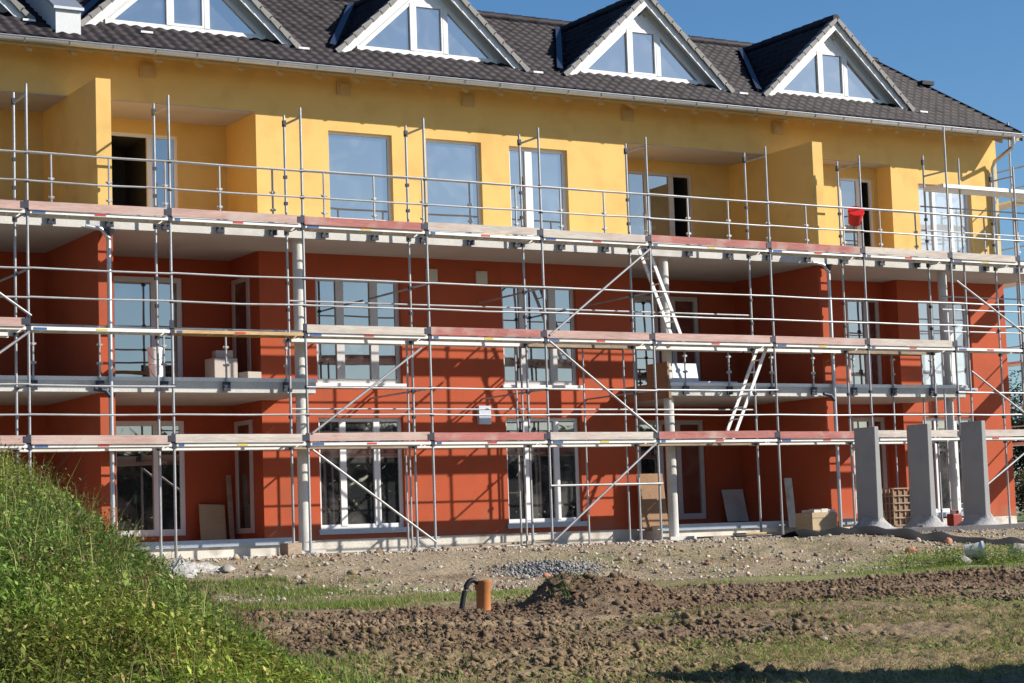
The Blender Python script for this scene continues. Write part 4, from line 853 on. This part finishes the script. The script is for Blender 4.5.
bx_ = np.concatenate([RNG.uniform(-2.5, 4, 1300), RNG.uniform(3, 13, 500)]); by_ = np.concatenate([RNG.uniform(-19, -12.2, 1300), RNG.uniform(-14.5, -9.5, 500)]); kb = (fbm(bx_ * 0.6, by_ * 1.4, 0.9, 3) > 0.04) & (mound_h(bx_, by_) < 0.05) & (np.hypot(bx_ - 2.3, by_ + 11.3) > 0.7)
x = np.concatenate([x, bx_[kb]]); y = np.concatenate([y, by_[kb]]); R = np.concatenate([R, np.minimum(RNG.gamma(2.0, 0.012, kb.sum()) + 0.018, 0.055)])
br = RNG.uniform(0.6, 1.2, (len(x), 1)); cols = (0.55 * zone_colors(x, y, x) + 0.45 * np.array([(0.175, 0.115, 0.072)])) * br
o = scatter_lumps('mud_clods', np.stack([x, y, ground_h(x, y) + R * 0.05], 1), R, cols, M['clod']); tag(o, kind='stuff', label='brown clods of earth strewn over the churned mud', cat='clods')
n = 22000
x = RNG.uniform(-2, 22, n); y = -7.0 + 6.6 * RNG.random(n) ** 1.4; x = x + 0 * y; jj = fbm(x, y, 0.9, 3) < RNG.uniform(-0.35, 0.15, n); y = np.where(jj, -1.3 + RNG.uniform(-0.7, 0.7, n), y); R = RNG.gamma(1.4, 0.006, n) + 0.006; R = np.minimum(R, 0.08)
cols = np.where(RNG.random((n, 1)) < 0.3, np.array([(0.28, 0.18, 0.13)]), np.array([(0.42, 0.37, 0.30)])) * RNG.uniform(0.55, 1.5, (n, 1))
gxp, gyp = RNG.normal(7.15, 0.42, 1600), RNG.normal(-5.0, 0.3, 1600)
x = np.concatenate([x, gxp]); y = np.concatenate([y, gyp]); R = np.concatenate([R, RNG.uniform(0.015, 0.036, 1600)]); cols = np.concatenate([cols, np.array([(0.27, 0.26, 0.25)]) * RNG.uniform(0.6, 1.3, (1600, 1))])
zz = ground_h(x, y); zz[-1600:] += 0.13 * np.exp(-(((gxp - 7.15) / .45) ** 2 + ((gyp + 5.0) / .4) ** 2)) * RNG.uniform(0, 1, 1600)
o = scatter_lumps('gravel', np.stack([x, y, zz + R * 0.2], 1), R, cols, M['clod']); tag(o, kind='stuff', label='pale gravel and rubble on the terrace bank', cat='gravel')

n = 700; x = RNG.uniform(0, 20, n); y = -6.3 + 5.6 * RNG.random(n); k = fbm(x, y, 0.7, 3) > -0.05; x, y = x[k], y[k]; R = RNG.gamma(2.0, 0.010, len(x)) + 0.02; R = np.minimum(R, 0.09)
rc = np.array([(0.33, 0.20, 0.14), (0.42, 0.38, 0.33), (0.30, 0.28, 0.25), (0.24, 0.17, 0.10), (0.42, 0.34, 0.25)])[RNG.integers(0, 5, len(x))] * RNG.uniform(0.7, 1.2, (len(x), 1))
o = scatter_lumps('rubble', np.stack([x, y, ground_h(x, y) + R * 0.3], 1), R, rc, M['clod']); tag(o, kind='stuff', label='broken brick and plaster rubble strewn before the scaffold', cat='rubble')
def blades(P, H, Wd, lean, cols):
    n = len(P); a = RNG.uniform(0, 6.28, n); d = np.stack([np.cos(a), np.sin(a), 0 * a], 1); s = np.stack([-np.sin(a), np.cos(a), 0 * a], 1)
    up = np.array([0, 0, 1.0]); V = np.zeros((n, 6, 3)); ts = (0, 0.55, 1.0)
    for k, t in enumerate(ts):
        c = P + up * (H * t)[:, None] * (1 - 0.25 * lean[:, None] * t) + d * (H * lean * t * t)[:, None]
        w = (Wd * (1.0, 0.75, 0.08)[k])[:, None] / 2
        V[:, 2 * k] = c - s * w; V[:, 2 * k + 1] = c + s * w
    f = np.array([(0, 1, 3, 2), (2, 3, 5, 4)]); F = (f[None] + 6 * np.arange(n)[:, None, None]).reshape(-1, 4)
    sh = np.array([0.75, 0.75, 1, 1, 1.15, 1.15])[None, :, None]
    return V.reshape(-1, 3), F, np.repeat(cols, 6, 0)
def leaves(P, Lg, Wd, pitch, cols):
    n = len(P); a = RNG.uniform(0, 6.28, n); d = np.stack([np.cos(a) * np.cos(pitch), np.sin(a) * np.cos(pitch), np.sin(pitch)], 1); s = np.stack([-np.sin(a), np.cos(a), RNG.uniform(-.4, .4, n)], 1)
    V = np.zeros((n, 4, 3)); V[:, 0] = P; V[:, 2] = P + d * Lg[:, None]; m_ = P + d * (Lg * 0.5)[:, None]; m_[:, 2] += 0.08 * Lg
    V[:, 1] = m_ - s * Wd[:, None] / 2; V[:, 3] = m_ + s * Wd[:, None] / 2
    F = np.arange(n * 4).reshape(n, 4); return V.reshape(-1, 3), F, np.repeat(cols, 4, 0)
def join(parts):
    V = []; F = []; C = []; o = 0
    for v, f, c in parts: V.append(v); F.append(f + o); C.append(c); o += len(v)
    return np.concatenate(V), np.concatenate(F), np.concatenate(C)
PAL = np.array([(0.125, 0.205, 0.034), (0.165, 0.265, 0.045), (0.235, 0.32, 0.065), (0.075, 0.145, 0.022), (0.37, 0.345, 0.14), (0.21, 0.165, 0.07)])
def greens(n, p): return PAL[RNG.choice(6, n, p=p)] * RNG.uniform(0.75, 1.3, (n, 1))
# mound vegetation: short matted grass, many small leaves, in clumps of different green
n = 620000; x = RNG.uniform(-9.0, -1.5, n); y = RNG.uniform(-24, -9, n); mh = mound_h(x, y)
dens = np.clip(mh * 3.0, 0, 1) * (0.35 + 1.0 * vnoise(x, y, 1.7) + 0.5 * (y < -16)); k = dens > RNG.uniform(0, 1, n) * 1.05; x, y = x[k], y[k]; n = len(x)
P = np.stack([x, y, ground_h(x, y) - 0.01], 1); tall = vnoise(x + 40, y, 1.1)
H = RNG.uniform(0.04, 0.17, n) * (0.25 + 1.7 * tall ** 1.6)
def clump_tint(x, y):
    t = vnoise(x, y + 70, 1.5); u = vnoise(x + 33, y, 2.8); w = vnoise(x - 21, y, 0.6)
    c = (0.62 + 0.75 * u)[:, None] * np.ones((1, 3)); c[:, 0] *= 0.95 + 0.45 * t; c[:, 2] *= 0.8 + 0.5 * w
    br_ = np.clip((vnoise(x + 5, y + 5, 1.0) - 0.68) * 5, 0, 1)[:, None]
    return c * (1 - br_ * 0.5) + br_ * 0.5 * np.array([(1.5, 0.95, 0.9)])
cols = greens(n, [.22, .26, .24, .06, .17, .05]) * clump_tint(x, y)
A1 = blades(P, H, RNG.uniform(0.004, 0.010, n), RNG.uniform(0.2, 1.4, n), cols)
n2 = 420000; x = RNG.uniform(-9.0, -1.5, n2); y = RNG.uniform(-24, -9, n2); mh = mound_h(x, y); k = (np.clip(mh * 3, 0, 1) * (0.15 + 0.25 * (y < -16) + vnoise(x + 9, y, 2.2) ** 1.5 * 1.5) > RNG.uniform(0, 1, n2)); x, y = x[k], y[k]; n2 = len(x)
P2 = np.stack([x, y, ground_h(x, y) + RNG.uniform(0.0, 0.17, n2) * (0.25 + 1.2 * vnoise(x + 40, y, 1.1))], 1)
A2 = leaves(P2, RNG.gamma(3, 0.009, n2) + 0.012, RNG.gamma(3, 0.0045, n2) + 0.006, RNG.uniform(-0.3, 1.0, n2), greens(n2, [.28, .33, .26, .06, .06, .01]) * clump_tint(x, y) * 1.1)
# seed-head stalks along the crest
n3 = 4200; x = RNG.uniform(-9.5, -2.5, n3); y = RNG.uniform(-22, -11, n3); k = (mound_h(x, y) > 0.5) & (vnoise(x, y, 0.7) > 0.42); x, y = x[k], y[k]; n3 = len(x)
P3 = np.stack([x, y, ground_h(x, y)], 1); H3 = RNG.uniform(0.14, 0.40, n3)
A3 = blades(P3, H3, np.full(n3, 0.008), RNG.uniform(0.05, 0.35, n3), greens(n3, [0, .1, .2, 0, .4, .3]))
P4 = np.repeat(P3, 14, 0) + np.stack([RNG.normal(0, .03, n3 * 14), RNG.normal(0, .03, n3 * 14), np.repeat(H3, 14) * RNG.uniform(0.5, 1.0, n3 * 14)], 1)
A4 = leaves(P4, RNG.uniform(0.015, 0.04, len(P4)), RNG.uniform(0.008, 0.018, len(P4)), RNG.uniform(0, 1.2, len(P4)), np.repeat(np.where(RNG.random((n3, 1)) < 0.25, np.array([(0.20, 0.09, 0.045)]), np.array([(0.15, 0.17, 0.05)])), 14, 0))
n5 = 22000; x = RNG.uniform(-9.0, -1.8, n5); y = RNG.uniform(-23, -9.5, n5); k = (mound_h(x, y) > 0.12) & (vnoise(x + 3, y, 1.2) > RNG.uniform(0.3, 0.8, n5)); x, y = x[k], y[k]; n5 = len(x)
A5 = blades(np.stack([x, y, ground_h(x, y)], 1), RNG.gamma(4, 0.055, n5) * (0.5 + vnoise(x, y, 0.8)), np.full(n5, 0.005), RNG.uniform(0.1, 1.0, n5), greens(n5, [.1, .2, .3, .02, .30, .08]))
V, F, C = join([A1, A2, A3, A4, A5])
o = np_mesh('mound_weeds', V, F, M['leaf'], C); tag(o, kind='stuff', label='dense green grass and weeds covering the earth mound', cat='weeds')
# ground grasses
def patch(n, xr, yr, wfun, hr, pal, wd=(0.005, 0.011), lean=(0.2, 1.0)):
    x = RNG.uniform(*xr, n); y = RNG.uniform(*yr, n); k = wfun(x, y) > RNG.uniform(0, 1, n); x, y = x[k], y[k]; m = len(x)
    return blades(np.stack([x, y, ground_h(x, y) - 0.008], 1), RNG.uniform(*hr, m), RNG.uniform(*wd, m), RNG.uniform(*lean, m), greens(m, pal))
G = []
G.append(patch(50000, (-4, 3.2), (-12.2, -6.3), lambda x, y: np.clip(0.55 - np.abs(y + 8.2) / 3.0 - np.clip((x - 1.4) / 2.2, 0, 1) + fbm(x, y, 1.0, 4) * 3.4, 0, 1), (0.03, 0.10), [.14, .17, .17, .12, .25, .15], lean=(0.3, 1.3)))
G.append(patch(45000, (2, 20), (-9.3, -6.6), lambda x, y: np.clip(0.35 - np.abs(y + 8.2) / 2.2 + fbm(x, y, 0.7, 3) * 2.8, 0, 1), (0.02, 0.07), [.12, .2, .25, .03, .3, .1]))
G.append(patch(200000, (-3.5, 8), (-21, -12.5), lambda x, y: np.clip((-y - 15.2) / 3.0 * 0.6 + fbm(x * 0.7, y * 1.3, 0.9, 4) * 3.2, 0, 1), (0.03, 0.09), [.04, .09, .15, .01, .43, .28], wd=(0.004, 0.009), lean=(0.6, 2.2)))
G.append(patch(30000, (3, 14), (-19, -12), lambda x, y: np.clip(fbm(x, y, 0.7, 4) * 3.6 - 0.35, 0, 1), (0.02, 0.07), [.15, .25, .3, .05, .2, .05], wd=(0.006, 0.012), lean=(0.4, 1.6)))
G.append(patch(14000, (11.5, 16.5), (-9.4, -5.6), lambda x, y: np.clip(0.9 - np.abs(x - 13.9) / 1.9 - np.abs(y + 7.4) / 1.2 + fbm(x, y, 1.4, 3) * 3.0, 0, 1), (0.04, 0.20), [.2, .26, .2, .1, .16, .08], lean=(0.3, 1.2)))
G.append(patch(7000, (2.0, 5.0), (-13, -10.8), lambda x, y: np.clip(0.9 - np.hypot((x - 2.95) * 0.9, y + 11.75) / 0.6 + fbm(x, y, 2.0, 3) * 2.5, 0, 1), (0.03, 0.13), [.25, .22, .13, .28, .08, .04], lean=(0.3, 1.2)))
G.append(patch(5000, (0, 22), (-5.6, -0.6), lambda x, y: np.clip(fbm(x, y, 0.9, 3) * 3 - 0.8, 0, 1), (0.03, 0.08), [.12, .2, .25, .03, .3, .1]))
G.append(patch(22000, (-4.5, -0.5), (-21, -14), lambda x, y: np.clip(1.0 - (x + 2.9 + 0.12 * (y + 18)) / 1.0 + fbm(x, y, 1.0, 3) * 2, 0, 1), (0.05, 0.18), [.28, .3, .22, .1, .08, .02]))
G.append(patch(60000, (-1.5, 4.2), (-9.5, -3.6), lambda x, y: np.clip(0.35 - np.clip((x - 1.8) / 1.6, 0, 1) - np.clip((y + 4.6) / 0.8, 0, 1) + fbm(x, y, 1.1, 4) * 3.4, 0, 1), (0.03, 0.13), [.2, .24, .2, .1, .18, .08], lean=(0.3, 1.3)))
G.append(patch(110000, (1.5, 18), (-8.0, -2.2), lambda x, y: np.clip(0.30 - np.abs(y + 5.2) / 6 + fbm(x, y, 0.8, 4) * 2.6, 0, 1), (0.02, 0.07), [.03, .06, .12, .01, .5, .28], wd=(0.003, 0.008), lean=(0.6, 2.2)))
V, F, C = join(G)
o = np_mesh('grass', V, F, M['leaf'], C); tag(o, kind='stuff', label='patchy green and straw-coloured grass on the building site', cat='grass')
x = RNG.uniform(-3, 14, 26000); y = RNG.uniform(-20.5, -13.5, 26000); k = np.clip(fbm(x, y, 0.5, 3) * 3 + 0.05 * (-y - 16), 0, 1) > RNG.uniform(0, 1, 26000); x, y = x[k], y[k]
xx = RNG.normal(13.9, 0.8, 7000); yy2 = RNG.normal(-7.5, 0.5, 7000); kk = fbm(xx, yy2, 1.4, 3) > -0.08; x = np.concatenate([x, xx[kk]]); y = np.concatenate([y, yy2[kk]])
hz = np.concatenate([np.full(len(x) - kk.sum(), 0.01), RNG.uniform(0.0, 0.28, kk.sum())])
v, f, c = leaves(np.stack([x, y, ground_h(x, y) + hz], 1), RNG.uniform(0.03, 0.08, len(x)), RNG.uniform(0.015, 0.04, len(x)), RNG.uniform(-0.1, 0.7, len(x)), greens(len(x), [.15, .3, .35, .05, .13, .02]))
o = np_mesh('ground_weeds', v, f, M['leaf'], c); tag(o, kind='stuff', label='low leafy weeds spread over the dry foreground', cat='weeds')

# ------------------------------------------------------------------ trees behind the right corner
def tree(x, y, h, rad, n, label, tint):
    z0 = gz_at(x, y); t = thing('tree', label, 'tree', (x, y, z0), 'trees behind the building')
    mb = MB(); mb.tube([(x, y, z0 - 0.2), (x + 0.1, y, z0 + h * 0.35), (x, y + 0.1, z0 + h * 0.8)], 0.2, 8, r2=0.04)
    for k in range(6):
        a = k * 1.1; hz = z0 + h * (0.25 + 0.08 * k); mb.tube([(x, y, hz), (x + math.cos(a) * rad * 0.5, y + math.sin(a) * rad * 0.5, hz + h * 0.13)], 0.06, 5, r2=0.02)
    mb.build('trunk', M['bark'], t, smooth=True)
    nc = 26; cc = RNG.normal(0, 1, (nc, 3)); cc /= np.linalg.norm(cc, axis=1)[:, None]; cc *= RNG.uniform(0.3, 1.0, (nc, 1)) * np.array([rad, rad, h * 0.42]); cc += np.array([x, y, z0 + h * 0.55])
    w = RNG.integers(0, nc, n); P = cc[w] + RNG.normal(0, 0.33, (n, 3)) * rad * 0.55
    P[:, 2] = np.maximum(P[:, 2], z0 + 0.15)
    v, f, c = leaves(P, RNG.uniform(0.12, 0.28, n), RNG.uniform(0.07, 0.16, n), RNG.uniform(-0.8, 0.9, n), np.array([tint]) * RNG.uniform(0.6, 1.4, (n, 1)))
    np_mesh('crown', v, f, M['leaf'], c, parent=t)
tree(50.5, 27, 6.4, 2.6, 9000, 'dark broad tree just beyond the right corner of the building', (0.035, 0.05, 0.03))
tree(55.5, 30, 7.0, 2.8, 9000, 'dark tree standing further right behind the gable scaffold', (0.04, 0.055, 0.03))
tree(47.0, 30, 5.6, 2.4, 7000, 'dark tree hidden mostly by the gable wall', (0.04, 0.055, 0.03))
def shrub(x, y, h, rad, n, label, tint):
    z0 = gz_at(x, y); t = thing('shrub', label, 'shrub', (x, y, z0), 'shrubs behind the gable scaffold')
    mb = MB()
    for k in range(5): a = k * 1.26; mb.tube([(x, y, z0 - 0.1), (x + math.cos(a) * rad * 0.6, y + math.sin(a) * rad * 0.6, z0 + h * 0.7)], 0.04, 5, r2=0.015)
    mb.build('stems', M['bark'], t)
    P = RNG.normal(0, 1, (n, 3)); P /= np.linalg.norm(P, axis=1)[:, None]; P *= RNG.uniform(0.2, 1, (n, 1)) ** 0.5 * np.array([rad, rad, h * 0.5]) * RNG.uniform(0.8, 1.15, (n, 1)); P += np.array([x, y, z0 + h * 0.5])
    v, f, c = leaves(P, RNG.uniform(0.1, 0.22, n), RNG.uniform(0.05, 0.12, n), RNG.uniform(-0.8, 0.9, n), np.array([tint]) * RNG.uniform(0.6, 1.4, (n, 1))); np_mesh('foliage', v, f, M['leaf'], c, parent=t)
shrub(44.5, 20.5, 2.1, 1.5, 6000, 'brownish dry shrub low behind the right corner', (0.17, 0.14, 0.07))
shrub(47.6, 22.0, 2.3, 1.6, 6000, 'olive shrub beside the brownish one at the picture edge', (0.13, 0.13, 0.055))
# wood behind the photographer: what the lower window panes mirror
n = 70000; x = RNG.uniform(-30, 150, n); prof_h = 7.0 + 3.0 * vnoise(x, 0 * x, 0.12) + 1.6 * vnoise(x, 0 * x, 0.6)
P = np.stack([x, -88 + RNG.uniform(-4, 4, n), -2.5 + prof_h * RNG.uniform(0, 1, n) ** 0.8], 1)
v, f, c = leaves(P, RNG.uniform(0.5, 1.3, n), RNG.uniform(0.4, 0.9, n), RNG.uniform(-1.2, 1.2, n), np.array([(0.05, 0.06, 0.03)]) * RNG.uniform(0.6, 1.4, (n, 1)))
o = np_mesh('far_wood', v, f, M['leaf'], c); tag(o, kind='stuff', label='dark belt of trees far behind the camera', cat='wood')

# ------------------------------------------------------------------ light, sky, camera
SUN = Vector((1.25, -1.0, 0.93)).normalized()
el = math.asin(SUN.z); rot = math.atan2(SUN.x, SUN.y)
w = bpy.data.worlds.new('World'); S.world = w; w.use_nodes = True
N, L = w.node_tree.nodes, w.node_tree.links
sky = N.new('ShaderNodeTexSky'); sky.sky_type = 'NISHITA'; sky.sun_disc = False; sky.sun_elevation = el; sky.sun_rotation = rot
sky.air_density = 1.0; sky.dust_density = 0.5; sky.ozone_density = 5.0
hsv = N.new('ShaderNodeHueSaturation'); hsv.inputs['Saturation'].default_value = 1.15; hsv.inputs['Value'].default_value = 1.7
L.new(sky.outputs[0], hsv.inputs['Color']); L.new(hsv.outputs[0], N['Background'].inputs['Color']); N['Background'].inputs['Strength'].default_value = 0.05
sd = bpy.data.lights.new('sun', 'SUN'); sd.energy = 5.0; sd.angle = math.radians(0.5); sd.color = (1.0, 0.93, 0.82)
so = bpy.data.objects.new('sun', sd); COL.objects.link(so); so.rotation_euler = (-SUN).to_track_quat('-Z', 'Y').to_euler(); so.location = (20, -20, 30)
cam = bpy.data.cameras.new('camera'); cam.sensor_width = 36; cam.lens = 1994.06 * 36 / 1024; cam.clip_end = 5000; cam.clip_start = 0.1
co = bpy.data.objects.new('camera', cam); COL.objects.link(co)
yaw, pit, rol = math.radians(30.7063), math.radians(5.3974), math.radians(-1.9394)
d = Vector((math.sin(yaw) * math.cos(pit), math.cos(yaw) * math.cos(pit), math.sin(pit))); r = Vector((math.cos(yaw), -math.sin(yaw), 0)); u = r.cross(d)
r2 = r * math.cos(rol) + u * math.sin(rol); u2 = -r * math.sin(rol) + u * math.cos(rol)
co.matrix_world = Matrix(((r2.x, u2.x, -d.x, -10.1268), (r2.y, u2.y, -d.y, -33.0824), (r2.z, u2.z, -d.z, 0.2294), (0, 0, 0, 1)))
S.camera = co
S.view_settings.view_transform = 'Standard'; S.view_settings.look = 'None'; S.view_settings.exposure = 0.55; S.view_settings.gamma = 1.0
S.render.resolution_x, S.render.resolution_y = 1024, 683
